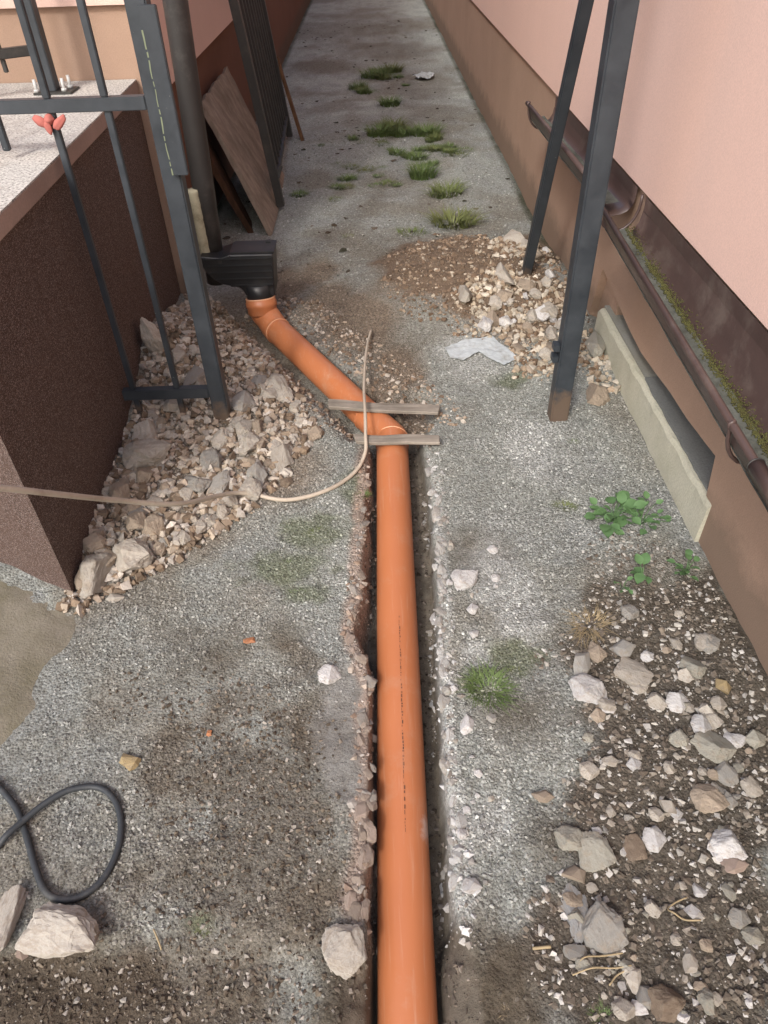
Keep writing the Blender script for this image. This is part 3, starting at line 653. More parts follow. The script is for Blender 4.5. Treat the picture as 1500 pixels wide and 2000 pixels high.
# ------------------------------------------------------------------ slats over the trench
def slat(p, q, w, th, label, name, z=.034, seed=0):
    n = 14; V = []
    for i in range(n + 1):
        t = i / n; c = Vector(p).lerp(Vector(q), t); r1 = .004 * math.sin(t * 9 + seed); e = .006 * math.sin(seed * 5 + i)
        if i in (0, n): e += .006
        for a, b in ((-w / 2 + r1 * .5, 0), (w / 2 + r1, 0), (w / 2 + r1, th), (-w / 2 + r1 * .5, th)): V.append(c + Vector((0 if 0 < i < n else (.008 * math.sin(a * 300 + seed)), a, b + .0015 * math.sin(t * 6 + seed))))
    Fc = [(0, 1, 2, 3), tuple(n * 4 + k for k in (3, 2, 1, 0))] + [(i * 4 + k, i * 4 + (k + 1) % 4, (i + 1) * 4 + (k + 1) % 4, (i + 1) * 4 + k) for i in range(n) for k in range(4)]
    me = mesh(name, V, Fc); bm = bmesh.new(); bm.from_mesh(me); bmesh.ops.recalc_face_normals(bm, faces=bm.faces); bm.to_mesh(me); bm.free(); bevel_me(me, .0025, 1)
    return tag(link(name, me, M['slat']), label, 'batten')
slat((-.19, 2.178, .044), (.205, 2.166, .014), .05, .014, 'longer grey wooden batten laid across the trench behind the elbow', 'wooden_batten', seed=1)
slat((-.095, 1.985, .028), (.185, 1.975, .022), .046, .013, 'shorter grey wooden batten laid over the orange pipe before the elbow', 'wooden_batten', seed=2.3)

# ------------------------------------------------------------------ cables
def gpt(u, v, lift): x, y = G(u, v); return (x, y, hz(x, y) + lift)
hp = [(-1.35, .35, .0), (-1.32, .42, .3), tuple(atd(-330, 935, 1.10)), tuple(atd(-160, 943, 1.24))] + [tuple(atd(0, 953, 1.38)), tuple(atd(110, 965, 1.52)), tuple(atd(230, 977, 1.74)), tuple(atd(350, 984, 1.93))]
hp += [gpt(470, 985, .035), gpt(560, 983, .012), gpt(640, 962, .009), gpt(692, 928, .009), tuple(onz(713, 885, .03)), tuple(onz(714, 850, .055)), tuple(onz(713, 800, .078)), tuple(onz(711, 760, .066)), tuple(onz(713, 710, .05)), tuple(onz(718, 670, .03)), tuple(onz(725, 645, .02))]
hp[0] = (hp[0][0], hp[0][1], hz(hp[0][0], hp[0][1]) + .005)
hc = catmull(hp, 8); nH = len(hc)
tube('beige_cable', hc, [.0068 if i < nH * .55 else .0068 - .0022 * (i / nH - .55) / .45 for i in range(nH)], M['hose'], None, 10)
tag(bpy.context.scene.objects['beige_cable'], 'long beige cable curving over the rubble and across the orange pipe', 'cable')
cp = [(-70, 1475), (-30, 1510), (5, 1545), (35, 1585), (55, 1640), (72, 1700), (92, 1745), (125, 1760), (165, 1752), (205, 1715), (232, 1655), (236, 1600), (222, 1560), (190, 1538), (140, 1548), (95, 1575), (55, 1607), (20, 1640), (-10, 1662), (-60, 1690)]
P = []
for i, (u, v) in enumerate(cp): P.append(gpt(u, v, .006 + (.012 if 14 <= i <= 17 else 0)))
tube('black_cable', catmull(P, 10), .0068, M['cable'], None, 12)
tag(bpy.context.scene.objects['black_cable'], 'black rubber cable lying in a loop on the gravel', 'cable')

# ------------------------------------------------------------------ gutter
gt = empty('rain_gutter', (.82, 2.2, .6), 'brown half-round gutter fixed under the pink wall, mossy inside', 'gutter')
def trough(ya, la, yb, lb, name):
    ny_ = 24; V = []; Fc = []; prof = []
    for i in range(ny_ + 1):
        t = i / ny_; y = ya + (yb - ya) * t; lz = la + (lb - la) * t
        sec = [(.8795, .660), (.8795, .625)]
        for k in range(9):
            a = math.pi * (k / 8); cx = (.8795 + .748) / 2; rx = (.8795 - .748) / 2; bz = lz - .004; DB = .088
            if k <= 4: zz = .615 + (bz - DB - .615) * math.sin(a)
            else: zz = bz - DB * math.sin(a)
            sec.append((cx + rx * math.cos(a), zz))
        sec.append((.746, lz)); prof.append([(x, y, z) for x, z in sec])
    m = len(prof[0])
    def outer(p, k): x, y, z = p; return (x - (.0 if k < 2 else .0015), y, z - (.0022 if k > 1 else 0)) if k > 1 else (x + .0018, y, z)
    for s in prof: V += s
    for s in prof: V += [outer(p, k) for k, p in enumerate(s)]
    N_ = (ny_ + 1) * m
    for i in range(ny_):
        for j in range(m - 1): Fc += [(i * m + j, i * m + j + 1, (i + 1) * m + j + 1, (i + 1) * m + j), (N_ + i * m + j, N_ + (i + 1) * m + j, N_ + (i + 1) * m + j + 1, N_ + i * m + j + 1)]
    for i in (0, ny_):
        for j in range(m - 1): Fc.append((i * m + j, i * m + j + 1, N_ + i * m + j + 1, N_ + i * m + j))
    o = link(name, mesh(name, V, Fc, True), M['gutter']); wchild(o, gt)
    tube('bead', [(.745, ya, la), (.745, yb, lb)], .0095, M['gutter'], o, 12)
    # silt lying along the bottom and a moss line at its back edge
    Vs = []; Fs = []; rs = 90
    for i in range(rs + 1):
        t = i / rs; y = ya + (yb - ya) * (.01 + .98 * t); lz = la + (lb - la) * t
        for j in range(9):
            s = j / 8; x = .755 + (.832 - .755) * s; n = float(fbm(np.array([x * 3]), np.array([y]), 12, 3, 190)[0]); Vs.append((x, y, lz - .066 + .010 * n + .014 * abs(s - .5)))
    for i in range(rs):
        for j in range(8): Fs.append((i * 9 + j, i * 9 + j + 1, (i + 1) * 9 + j + 1, (i + 1) * 9 + j))
    o2 = link('silt', mesh('silt', Vs, Fs, True), M['silt']); wchild(o2, o)
    return o
trough(3.86, .634, 2.50, .662, 'trough'); trough(2.40, .625, .35, .515, 'trough')
# moss clumps in one joined part
ico = bmesh.new(); bmesh.ops.create_icosphere(ico, subdivisions=1, radius=1); IV = np.array([v.co[:] for v in ico.verts]); IF = np.array([[v.index for v in f.verts] for f in ico.faces]); ico.free()
ico = bmesh.new(); bmesh.ops.create_icosphere(ico, subdivisions=2, radius=1); IV2 = np.array([v.co[:] for v in ico.verts]); IF2 = np.array([[v.index for v in f.verts] for f in ico.faces]); ico.free()
t_ = (1 + 5 ** .5) / 2
ico = bmesh.new(); bmesh.ops.create_icosphere(ico, subdivisions=3, radius=1); IV3 = np.array([v.co[:] for v in ico.verts]); IF3 = np.array([[v.index for v in f.verts] for f in ico.faces]); ico.free()
b0 = bmesh.new(); bmesh.ops.create_icosphere(b0, subdivisions=1, radius=1); b0.free()
IV0 = np.array([(-1, t_, 0), (1, t_, 0), (-1, -t_, 0), (1, -t_, 0), (0, -1, t_), (0, 1, t_), (0, -1, -t_), (0, 1, -t_), (t_, 0, -1), (t_, 0, 1), (-t_, 0, -1), (-t_, 0, 1)]) / math.hypot(1, t_)
IF0 = np.array([(0, 11, 5), (0, 5, 1), (0, 1, 7), (0, 7, 10), (0, 10, 11), (1, 5, 9), (5, 11, 4), (11, 10, 2), (10, 7, 6), (7, 1, 8), (3, 9, 4), (3, 4, 2), (3, 2, 6), (3, 6, 8), (3, 8, 9), (4, 9, 5), (2, 4, 11), (6, 2, 10), (8, 6, 7), (9, 8, 1)])
mv = []; mf = []; nb = 0
for i in range(9000):
    y = rng.uniform(.5, 2.38); lz = .625 + (.515 - .625) * (2.40 - y) / 2.05
    dens = float(fbm(np.array([y]), np.array([.5]), 5, 3, 195)[0])
    if rng.random() > dens * 1.5: continue
    s = rng.uniform(.0009, .0026); x = .829 + rng.normal(0, .0055) ; z = lz - .054 + max(0, x - .832) * 1.6
    mv.append(IV0 * s * rng.uniform(.7, 1.3, (12, 1)) + [x, y, z]); mf.append(IF0 + nb); nb += 12
o = link('moss', fastmesh('moss', np.concatenate(mv), np.concatenate(mf)), M['moss']); wchild(o, gt); o['kind'] = 'stuff'
# bracket hook and union sleeve
def hook(y, lz, name):
    pts = [(.8805, y, .655)] + [((.8805 + .742) / 2 + (.8805 - .742) / 2 * math.cos(a), y, lz - .008 - .094 * math.sin(a)) for a in np.linspace(0, math.pi, 12)] + [(.736, y, lz + .008), (.748, y, lz + .016)]
    tube(name, pts, .005, M['gutter'], gt, 8)
hook(2.44, .64, 'bracket'); hook(3.80, .636, 'bracket'); hook(1.25, .56, 'bracket')
ys_ = 1.10; lz_ = .625 + (.515 - .625) * (2.40 - ys_) / 2.05
us_ = tube('union_sleeve', [(.743, ys_ + .02, lz_ + .001), (.743, ys_ - .16, lz_ - .008)], .0165, M['gutter'], gt, 16)
ring('sleeve_band', (.743, ys_ + .02, lz_ + .001), (0, 1, 0), .0165, .002, M['dark_metal'], us_, 24)

# ------------------------------------------------------------------ stones
def rock(V, seed, cuts=9, jag=.0, lo=.45, hi=.85):
    r = np.random.default_rng(seed); P = V.copy()
    for _ in range(cuts):
        n = r.normal(size=3); n /= np.linalg.norm(n); d = r.uniform(lo, hi); s = P @ n; k = s > d; P[k] -= np.outer(s[k] - d, n) * .96
    return P * (1 + jag * (r.random((len(P), 1)) - .5))
def hull(n, seed, asp=(1, 1, 1)):
    """angular block: convex hull of n well spread points on a sphere (n verts, 2n-4 triangles)"""
    r = np.random.default_rng(seed); P = []
    while len(P) < n:
        q = r.normal(size=3); q /= np.linalg.norm(q)
        if all(np.linalg.norm(q - p) > 1.9 / math.sqrt(n) for p in P) or r.random() < .02: P.append(q)
    bm = bmesh.new(); vs = [bm.verts.new(p) for p in P]; bmesh.ops.convex_hull(bm, input=vs); bm.verts.index_update()
    V_ = np.array([v.co[:] for v in bm.verts]); F_ = np.array([[v.index for v in f.verts] for f in bm.faces]); bm.free()
    V_ = V_ * r.uniform(.78, 1.12, (len(V_), 1)); return V_, F_
def rockL(seed):
    V_, F_ = hull(15, seed); bm = bmesh.new(); vs = [bm.verts.new(p) for p in V_]
    for f in F_: bm.faces.new([vs[i] for i in f])
    bmesh.ops.bevel(bm, geom=list(bm.edges), offset=.035, segments=1, affect='EDGES'); bmesh.ops.triangulate(bm, faces=bm.faces)
    for _ in range(3): bmesh.ops.subdivide_edges(bm, edges=[e for e in bm.edges if e.calc_length() > .15], cuts=1, use_grid_fill=True)
    bmesh.ops.triangulate(bm, faces=bm.faces); bm.verts.index_update()
    P = np.array([v.co[:] for v in bm.verts]); Q = np.array([[v.index for v in f.verts] for f in bm.faces]); bm.free()
    x, y, z = P.T; n = fbm(x + z * .7 + seed, y + z * .5, 2.2, 4, 300) - .5; n2 = fbm(x + z + seed, y - z, 7, 2, 310) - .5
    n3 = fbm(x * 2 - z + seed, y * 2 + z, 9, 2, 320) - .5
    return P * (1.05 + .22 * n + .13 * n2 + .09 * n3)[:, None], Q
def hm(i):
    V_, F_ = hull(11 + i % 4, 40 + i); return fastmesh('stone', V_, F_, False)
SM = [hm(i) for i in range(16)]
BM = [fastmesh('stone_large', *rockL(100 + i), False) for i in range(10)]
for m_ in SM + BM: m_.materials.append(M['stone'])
STONECOL = {'pale': (.52, .495, .445), 'white': (.66, .67, .68), 'tan': (.42, .36, .29), 'brown': (.22, .175, .135), 'grey': (.38, .38, .36), 'blue': (.3, .315, .325), 'pink': (.42, .335, .29), 'yellow': (.46, .37, .21), 'orange': (.5, .22, .11), 'green': (.38, .38, .335)}
nstone = [0]
def put_stone(u, v, wpx, hpx, colr, label=None, group=None, big=False, flat=.55, seed=None, cat='stone', sink=.3, name='stone', rz=None):
    """a stone whose middle shows at pixel u, v with the given pixel size"""
    x, y = G(u, v); z0 = hz(x, y); x, y, _ = onz(u, v, z0); z0 = hz(x, y)
    dep = float((np.array([x, y, z0]) - C0) @ RC[:, 2]); a = wpx * dep / F / 2; el = math.atan2(H - z0, math.hypot(x, y)); b = hpx * dep / F / 2 / max(.5, math.sin(el))
    i = nstone[0] if seed is None else seed; nstone[0] += 1
    me = (BM if big else SM)[i % (10 if big else 16)]
    o = bpy.data.objects.new(name, me); COL.objects.link(o); c = flat * min(a, b)
    k = 1.22
    o.scale = (a * k, b * k, c * k); rr_ = random.Random(i * 7 + 3)
    o.rotation_euler = (rr_.uniform(-.18, .18), rr_.uniform(-.18, .18), (rr_.choice((0, math.pi)) + rr_.uniform(-.25, .25)) if rz is None else rz)
    o.location = (x, y, z0 + c * (.8 - sink))
    f = rr_.uniform(.66, .92); o.color = tuple(min(.8, q * f) for q in STONECOL[colr]) + (1,)
    tag(o, label, cat, group); return o
# named stones
put_stone(127, 1832, 150, 84, 'pale', 'biggest pitted pale rock, lying below the black cable loop', big=True, seed=1, flat=.75, sink=.1)
put_stone(10, 1815, 56, 110, 'pale', 'long pale rock lying beside the biggest pitted rock', big=True, seed=2, flat=.8, sink=.2)
put_stone(50, 1850, 30, 34, 'pink', 'small pink stone wedged between the two biggest rocks', seed=3)
put_stone(188, 1118, 72, 62, 'pale', 'big pale rock at the outer corner of the terrace', big=True, seed=4, flat=.8)
put_stone(256, 1096, 80, 44, 'pale', 'wide pale rock next to the rock at the terrace corner', big=True, seed=5, flat=.8)
put_stone(290, 893, 80, 46, 'pale', 'long pale rock lying against the brown terrace wall below the fence bars', big=True, seed=6)
put_stone(386, 945, 46, 34, 'grey', 'smooth grey cobble above the beige cable, left one of a pair', big=True, seed=7)
put_stone(428, 948, 40, 40, 'grey', 'angular grey cobble above the beige cable, right one of a pair', big=True, seed=8)
put_stone(540, 752, 44, 36, 'pale', 'pale chalky lump on the rubble beside the slanting orange pipe', big=True, seed=9)
put_stone(506, 746, 26, 24, 'grey', 'small grey lump next to the chalky lump by the orange pipe', seed=11)
put_stone(385, 718, 36, 66, 'grey', 'flat grey slab piece on the heap behind the fence post', big=True, seed=12, flat=.5)
put_stone(645, 1322, 38, 34, 'white', 'single white stone on the gravel left of the orange pipe', big=True, seed=13)
put_stone(256, 1488, 42, 28, 'yellow', 'lone cream stone on the gravel above the black cable loop', seed=14)
put_stone(226, 1168, 32, 16, 'pale', 'thin pale chip on the gravel below the terrace corner rocks', seed=15)
put_stone(908, 1136, 46, 36, 'white', 'white stone on the right edge of the trench', big=True, seed=16)
put_stone(850, 1220, 20, 26, 'white', 'white pebble jutting from the right edge into the trench', seed=17)
put_stone(912, 1416, 24, 38, 'white', 'upright narrow white stone beside the trench', seed=18)
put_stone(920, 1733, 42, 26, 'white', 'white stone at the broken near end of the concrete crust', seed=19)
put_stone(1148, 1350, 66, 46, 'white', 'broad whitish stone on the dark soil at its gravel edge', big=True, seed=20)
put_stone(1187, 1383, 34, 26, 'white', 'small bluish white stone touching the broad whitish stone', seed=21)
put_stone(1232, 1320, 62, 52, 'pale', 'elongated pale pinkish stone lying slantwise on the dark soil', big=True, seed=22, rz=.6)
put_stone(1324, 1376, 42, 32, 'white', 'rounded bluish white stone alone on dark soil by the plinth', big=True, seed=23)
put_stone(1412, 1340, 36, 30, 'yellow', 'yellowish stone on the dark soil near the plinth foot', seed=24)
put_stone(1215, 1268, 42, 34, 'grey', 'grey stone above the elongated pinkish stone', seed=25)
put_stone(1136, 1302, 36, 44, 'grey', 'dull grey stone above the broad whitish stone', seed=26)
put_stone(1392, 1462, 64, 46, 'green', 'large greenish grey stone half sunk in the dark soil', big=True, seed=27)
put_stone(1416, 1513, 36, 36, 'grey', 'squarish pale grey stone below the greenish sunk stone', big=True, seed=28)
put_stone(1378, 1562, 70, 44, 'tan', 'wide tan stone in the dark soil', big=True, seed=29)
put_stone(1112, 1640, 52, 46, 'green', 'greenish crust lump above the square mortar slab', big=True, seed=30)
put_stone(1160, 1668, 66, 70, 'green', 'square broken mortar slab with a soiled middle', big=True, seed=31, flat=.4)
put_stone(1240, 1662, 44, 44, 'brown', 'brown stone beside the square mortar slab', big=True, seed=32)
put_stone(1278, 1642, 38, 40, 'white', 'bright white angular stone beside the brown stone', big=True, seed=33)
put_stone(1418, 1652, 76, 50, 'white', 'largest bright white stone on the dark soil', big=True, seed=34)
put_stone(1434, 1692, 52, 26, 'pink', 'pinkish stone tucked under the largest white stone', seed=35)
put_stone(1122, 1712, 46, 36, 'tan', 'tan stone below the square mortar slab', seed=36)
put_stone(1122, 1785, 46, 80, 'blue', 'slate-grey triangular shard standing on its point', big=True, seed=37, flat=.4)
put_stone(1174, 1816, 72, 78, 'grey', 'large grey mortar chunk beside the slate-grey shard', big=True, seed=38, flat=.6)
put_stone(1126, 1864, 48, 28, 'grey', 'grey chip below the slate-grey shard', seed=39)
put_stone(1305, 1574, 36, 36, 'pale', 'pale stone with a grey companion in the dark soil', seed=40)
put_stone(1320, 1590, 24, 20, 'white', 'small white stone touching the pale stone', seed=41)
put_stone(1346, 1880, 30, 40, 'pale', 'upright pale splinter of stone in the dark soil', seed=42)
put_stone(1236, 1914, 30, 40, 'pale', 'light stone beside the dry straw', seed=43)
put_stone(1298, 1965, 80, 50, 'brown', 'big brownish stone with two pale stones at its side', big=True, seed=44)
put_stone(1258, 1948, 42, 34, 'grey', 'grey stone resting against the big brownish stone', seed=45)
put_stone(1246, 1972, 34, 26, 'white', 'white stone in front of the big brownish stone', seed=46)
put_stone(1366, 1742, 26, 28, 'white', 'white stone near the bent straw', seed=47)
put_stone(1422, 1740, 24, 28, 'green', 'rounded pale green stone in the dark soil', seed=48)
put_stone(1352, 1780, 30, 24, 'white', 'pair of white stones beside the bent straw, the brighter one', seed=49)
put_stone(908, 568, 24, 40, 'pale', 'tall pale stone standing on the brown soil mound', seed=50, flat=1.1)
put_stone(982, 540, 30, 34, 'pale', 'pale stone on the brown mound beside the brace foot', seed=51, flat=.8)
put_stone(1003, 478, 44, 30, 'pale', 'cream rubble lump behind the brown mound by the brace', seed=52)
put_stone(1160, 680, 32, 44, 'green', 'dull olive cobble at the head of the mortar ledge', big=True, seed=53, flat=.9)
put_stone(1166, 775, 52, 30, 'tan', 'tan lump of dried mortar between gate post and mortar ledge', big=True, seed=54, flat=.6, sink=.5)
put_stone(488, 1253, 24, 12, 'orange', 'small orange brick chip on the gravel left of the trench', seed=55, cat='brick chip', name='brick_chip')
put_stone(408, 1434, 14, 12, 'orange', 'tiny red brick crumb on the gravel left of the trench', seed=56, cat='brick chip', name='brick_chip')
put_stone(1060, 1556, 40, 24, 'tan', 'rusty tan stone on the gravel between trench and dark soil', seed=57)
put_stone(560, 944, 26, 14, 'brown', 'dark brown clod beside the beige cable', seed=58)
# upright slab on the wall side of the heap
o = put_stone(286, 655, 34, 70, 'pale', 'tall pale stone slab propped upright against the brown terrace wall', big=True, seed=59)
o.scale = (.045, .04, .085); o.location = (-.835, 2.42, hz(-.835, 2.42) + .06); o.rotation_euler = (.1, -.15, .2)
# broken crust piece left of the trench
o = put_stone(672, 1855, 80, 80, 'pale', 'crescent of broken pale concrete crust at the near end of the trench', big=True, seed=60, flat=.35, sink=.25)

CN = {'pale': 'pale cream-grey', 'white': 'white', 'tan': 'tan', 'brown': 'brown', 'grey': 'grey', 'pink': 'pinkish', 'yellow': 'yellowish', 'green': 'greenish grey', 'blue': 'bluish'}
def scatter(poly, n, smin, smax, cols, label, group, flat=(.5, .85), power=2.2):
    P = np.array(poly, float); lo, hi = P.min(0), P.max(0); got = 0; tries = 0
    while got < n and tries < n * 60:
        tries += 1; u, v = rng.uniform(lo, hi)
        ins = False; j = len(P) - 1
        for i in range(len(P)):
            if (P[i, 1] > v) != (P[j, 1] > v) and u < (P[j, 0] - P[i, 0]) * (v - P[i, 1]) / (P[j, 1] - P[i, 1]) + P[i, 0]: ins = not ins
            j = i
        if not ins: continue
        s = smin + (smax - smin) * rng.random() ** power
        cn = cols[int(rng.integers(len(cols)))]; sz = 'large' if s > smin + (smax - smin) * .55 else 'medium' if s > smin + (smax - smin) * .2 else 'small'
        put_stone(u, v, s, s * rng.uniform(.6, 1.0), cn, f'{sz} {CN[cn]} {label}', group, big=s > 15, flat=rng.uniform(*flat), seed=int(rng.integers(1000)), sink=rng.uniform(.1, .5)); got += 1
LP = [(160, 1150), (195, 1000), (250, 900), (275, 760), (300, 660), (350, 620), (400, 640), (520, 700), (600, 790), (620, 850), (500, 960), (420, 1040), (310, 1090)]
scatter(LP, 125, 13, 42, ['pale', 'tan', 'pale', 'pale', 'tan', 'pale', 'grey'], 'broken stone in the tan rubble heap along the brown terrace wall', 'stones of the rubble heap', (.6, .95))
RP = [(1200, 1180), (1360, 1150), (1420, 1230), (1478, 1340), (1480, 1990), (1130, 1990), (1080, 1720), (1150, 1560), (1130, 1400), (1150, 1250)]
scatter(RP, 100, 13, 40, ['pale', 'grey', 'pale', 'tan', 'white', 'pale', 'green'], 'loose stone strewn on the dark soil along the brown plinth', 'stones on the dark soil')
MP = [(940, 600), (1000, 470), (1060, 470), (1110, 570), (1100, 650), (1060, 740), (940, 660), (900, 640)]
scatter(MP, 60, 10, 30, ['pale', 'pale', 'tan', 'pale', 'white', 'tan'], 'stone in the rubble at the foot of the brown soil mound', 'stones by the soil mound', (.6, 1.))
EP = [(860, 1060), (960, 1060), (990, 1250), (960, 1500), (960, 1780), (900, 1760), (880, 1500), (868, 1250)]
scatter(EP, 26, 9, 22, ['white', 'pale', 'white', 'grey'], 'chip on the concrete crust right of the trench', 'chips right of the trench')
def crust(tab, seed, amp, side, n, cols, label, group, y0=.5, y1=1.9):
    for i in range(n):
        y = y0 + (y1 - y0) * rng.random() ** 1.3; x = float(edge(tab, np.array([y]), seed, amp)[0]) + side * rng.uniform(-.006, .018); z = hz(x + side * .03, y)
        o = bpy.data.objects.new('crust_piece', BM[int(rng.integers(10))]); COL.objects.link(o); a_ = rng.uniform(.007, .021)
        o.scale = (a_ * rng.uniform(.6, 1.), a_ * rng.uniform(.9, 1.7), a_ * .55); o.rotation_euler = (rng.uniform(-.25, .25), rng.uniform(-.3, .3), rng.uniform(-.5, .5)); o.location = (x, y, z - .002)
        fc_ = rng.uniform(.7, .92); o.color = tuple(q * fc_ for q in cols[int(rng.integers(len(cols)))]) + (1,); tag(o, label, 'crust piece', group)
crust(_L0, 70, .015, -1, 46, [(.36, .30, .26), (.33, .28, .24), (.34, .32, .295)], 'pinkish piece of broken crust along the left trench edge', 'crust pieces left of the trench')
crust(_R0, 75, .010, 1, 46, [(.50, .51, .50), (.43, .43, .41), (.55, .57, .57)], 'whitish piece of broken crust along the right trench edge', 'crust pieces right of the trench')
# ------------------------------------------------------------------ loose small stones, joined (beyond counting)
def bake(name, n, region, smin, smax, colfn, base=(IV0, IF0), power=2., dens=None, flat=(.5, .9), sinkk=.25, mat='gravel'):
    (x0, x1), (y0, y1) = region; V = []; Q = []; Cc = []; nb = 0
    X = rng.uniform(x0, x1, n * 3); Y = y0 + (y1 - y0) * rng.random(n * 3)
    if dens is not None: k = rng.random(n * 3) < dens(X, Y); X = X[k]; Y = Y[k]
    X = X[:n]; Y = Y[:n]; m = len(X); Z = height(X, Y); S = smin + (smax - smin) * rng.random(m) ** power
    nv = 11 if len(base[0]) > 20 else 8; HV = [hull(nv, 700 + i) for i in range(24)]
    VAR = np.stack([h_[0] for h_ in HV]); FV = np.stack([h_[1] for h_ in HV]); vi = rng.integers(24, size=m)
    A = rng.uniform(0, 6.283, m); ca, sa = np.cos(A), np.sin(A)
    P = VAR[vi] * np.stack([np.ones(m), rng.uniform(.6, 1., m), rng.uniform(*flat, m)], 1)[:, None, :] * S[:, None, None]
    W = np.stack([P[..., 0] * ca[:, None] - P[..., 1] * sa[:, None], P[..., 0] * sa[:, None] + P[..., 1] * ca[:, None], P[..., 2]], -1)
    W += np.stack([X, Y, Z + S * (.5 - sinkk)], -1)[:, None, :]
    C = colfn(X, Y, m); C = np.repeat(C[:, None, :], nv, 1)
    Fq = (FV[vi] + (np.arange(m) * nv)[:, None, None]).reshape(-1, 3)
    me = fastmesh(name, W.reshape(-1, 3), Fq, False, np.clip(C.reshape(-1, 3), .01, .85)); me.materials.append(M[mat])
    o = bpy.data.objects.new(name, me); COL.objects.link(o); o['kind'] = 'stuff'; return o
def pal(L):
    L = np.array(L)
    def f(X, Y, m): return L[rng.integers(len(L), size=m)] * rng.uniform(.75, 1.2, (m, 1))
    return f
def local(k=1.15, j=.35):
    def f(X, Y, m): c, _ = groundcol(X, Y); g = c.mean(1, keepdims=True); c = c * .75 + g * .25; return c * (k + j * rng.normal(size=(m, 1))).clip(.45, 2.2)
    return f
def notrench(X, Y):
    l = edge(_L0, Y, 70, .015); r = edge(_R0, Y, 75, .010); d, t, s = segdist(X, Y)
    return np.where(((X > l - .004) & (X < r + .004) & (Y < 2.12)) | ((d < .1) & (Y > 2)), .0, 1.)
wallx = (-.86, .885)
def in_open(X, Y): return np.where((X < -.80) & (Y > 1.25) | ((X < -.84 + .05 * fbm(X, Y, 9, 3, 205)) & (Y > .8) & (Y < 1.5)), 0., 1.)
g_ = bake('gravel', 42000, (wallx, (.25, 2.5)), .0018, .0062, local(1.08, .30), power=2.0, dens=lambda X, Y: notrench(X, Y) * in_open(X, Y) * (.3 + .7 * sm(.42, .55, fbm(X, Y, 4, 3, 200))) * (1 - .8 * soil(X, Y)) * (1 - .9 * polymask(X, Y, Z_CEM, .03, .05, 10, 440)))
tag(g_, 'fine grey gravel covering the ground around the trench', 'gravel')
g_ = bake('gravel', 15000, (wallx, (2.5, 7.5)), .002, .008, local(1.0, .28), power=2.4, dens=lambda X, Y: notrench(X, Y) * sm(8, 2, Y))
tag(g_, 'fine grit on the alley floor beyond the gate posts', 'gravel')
def heapd(X, Y): xe = np.interp(Y, XE_Y, XE_X); return ((X < xe + .03) & (X > -.87)).astype(float) * notrench(X, Y)
tan_ = [(.45, .405, .345), (.38, .325, .26), (.50, .465, .415), (.30, .24, .18), (.23, .175, .125), (.37, .345, .31), (.37, .305, .245), (.17, .13, .095)]
g_ = bake('rubble', 8500, ((-.87, -.2), (1.28, 3.35)), .002, .024, pal(tan_), base=(IV, IF), power=2.6, dens=heapd, flat=(.6, 1.), sinkk=.1)
tag(g_, 'mass of tan rubble heaped along the brown terrace wall', 'rubble')
def mound(X, Y): return (blob(X, Y, [(940, 560, 190, 100), (1040, 600, 90, 130), (1060, 720, 70, 60)], seed=131) > .3).astype(float)
g_ = bake('rubble', 3600, ((-.1, .89), (2.4, 4.0)), .003, .016, pal([(.34, .27, .2), (.42, .37, .3), (.2, .145, .102), (.17, .122, .086), (.18, .13, .092), (.24, .18, .13), (.15, .108, .076)]), base=(IV, IF), power=3., dens=mound, flat=(.6, 1.))
tag(g_, 'crumbly brown soil and cream rubble of the mound by the brace', 'rubble')
def rdirt(X, Y): return np.maximum(polymask(X, Y, Z_RIGHT), .7 * blob(X, Y, [(1230, 1100, 90, 60)], seed=120))
g_ = bake('rubble', 6000, ((.22, .885), (.25, 1.6)), .0025, .012, pal([(.40, .385, .35), (.26, .235, .2), (.16, .138, .112), (.13, .11, .09), (.44, .43, .41), (.17, .145, .118), (.12, .1, .08)]), base=(IV, IF), power=2.8, dens=rdirt, sinkk=.5)
tag(g_, 'small mixed stones bedded in the dark soil by the plinth', 'rubble')
def diagd(X, Y): d, t, s = segdist(X, Y); return ((d < .3) & (d > .075) & (Y > 2.05)).astype(float) * .9
g_ = bake('rubble', 1700, ((-.6, .3), (2.1, 3.3)), .004, .016, pal([(.4, .34, .28), (.24, .18, .13), (.46, .42, .37), (.18, .135, .1), (.33, .27, .21)]), base=(IV, IF), power=2.8, dens=diagd)
tag(g_, 'loose stones and soil dug out beside the slanting orange pipe', 'rubble')
def crumbL(X, Y): l = edge(_L0, Y, 70, .015); return (np.abs(X - l + .004) < .016 + .02 * (fbm(X, Y, 8, 2, 206) > .55)).astype(float) * (Y > .45)
g_ = bake('rubble', 620, ((-.16, .05), (.45, 2.0)), .0022, .016, pal([(.34, .27, .22), (.30, .225, .175), (.38, .33, .28), (.22, .165, .125), (.31, .29, .265)]), base=(IV, IF), power=3.2, dens=crumbL, flat=(.35, .7), sinkk=.35)
tag(g_, 'pinkish brown crumbs of broken crust along the left trench edge', 'rubble')
def crumbR(X, Y): r = edge(_R0, Y, 75, .010); return (np.abs(X - r - .006) < .012 + .022 * (fbm(X, Y, 8, 2, 207) > .55)).astype(float) * (Y > .45)
g_ = bake('rubble', 620, ((.08, .22), (.45, 2.0)), .0022, .014, pal([(.42, .425, .42), (.36, .35, .33), (.30, .29, .27), (.50, .51, .51), (.24, .22, .195)]), base=(IV, IF), power=3.2, dens=crumbR, flat=(.35, .7), sinkk=.35)
tag(g_, 'whitish crumbs of broken crust along the right trench edge', 'rubble')
def creamd(X, Y): return blob(X, Y, [(1010, 610, 110, 50), (1050, 690, 60, 60), (1160, 720, 35, 60), (1020, 520, 60, 50), (960, 650, 60, 25)], seed=133, na=.8)
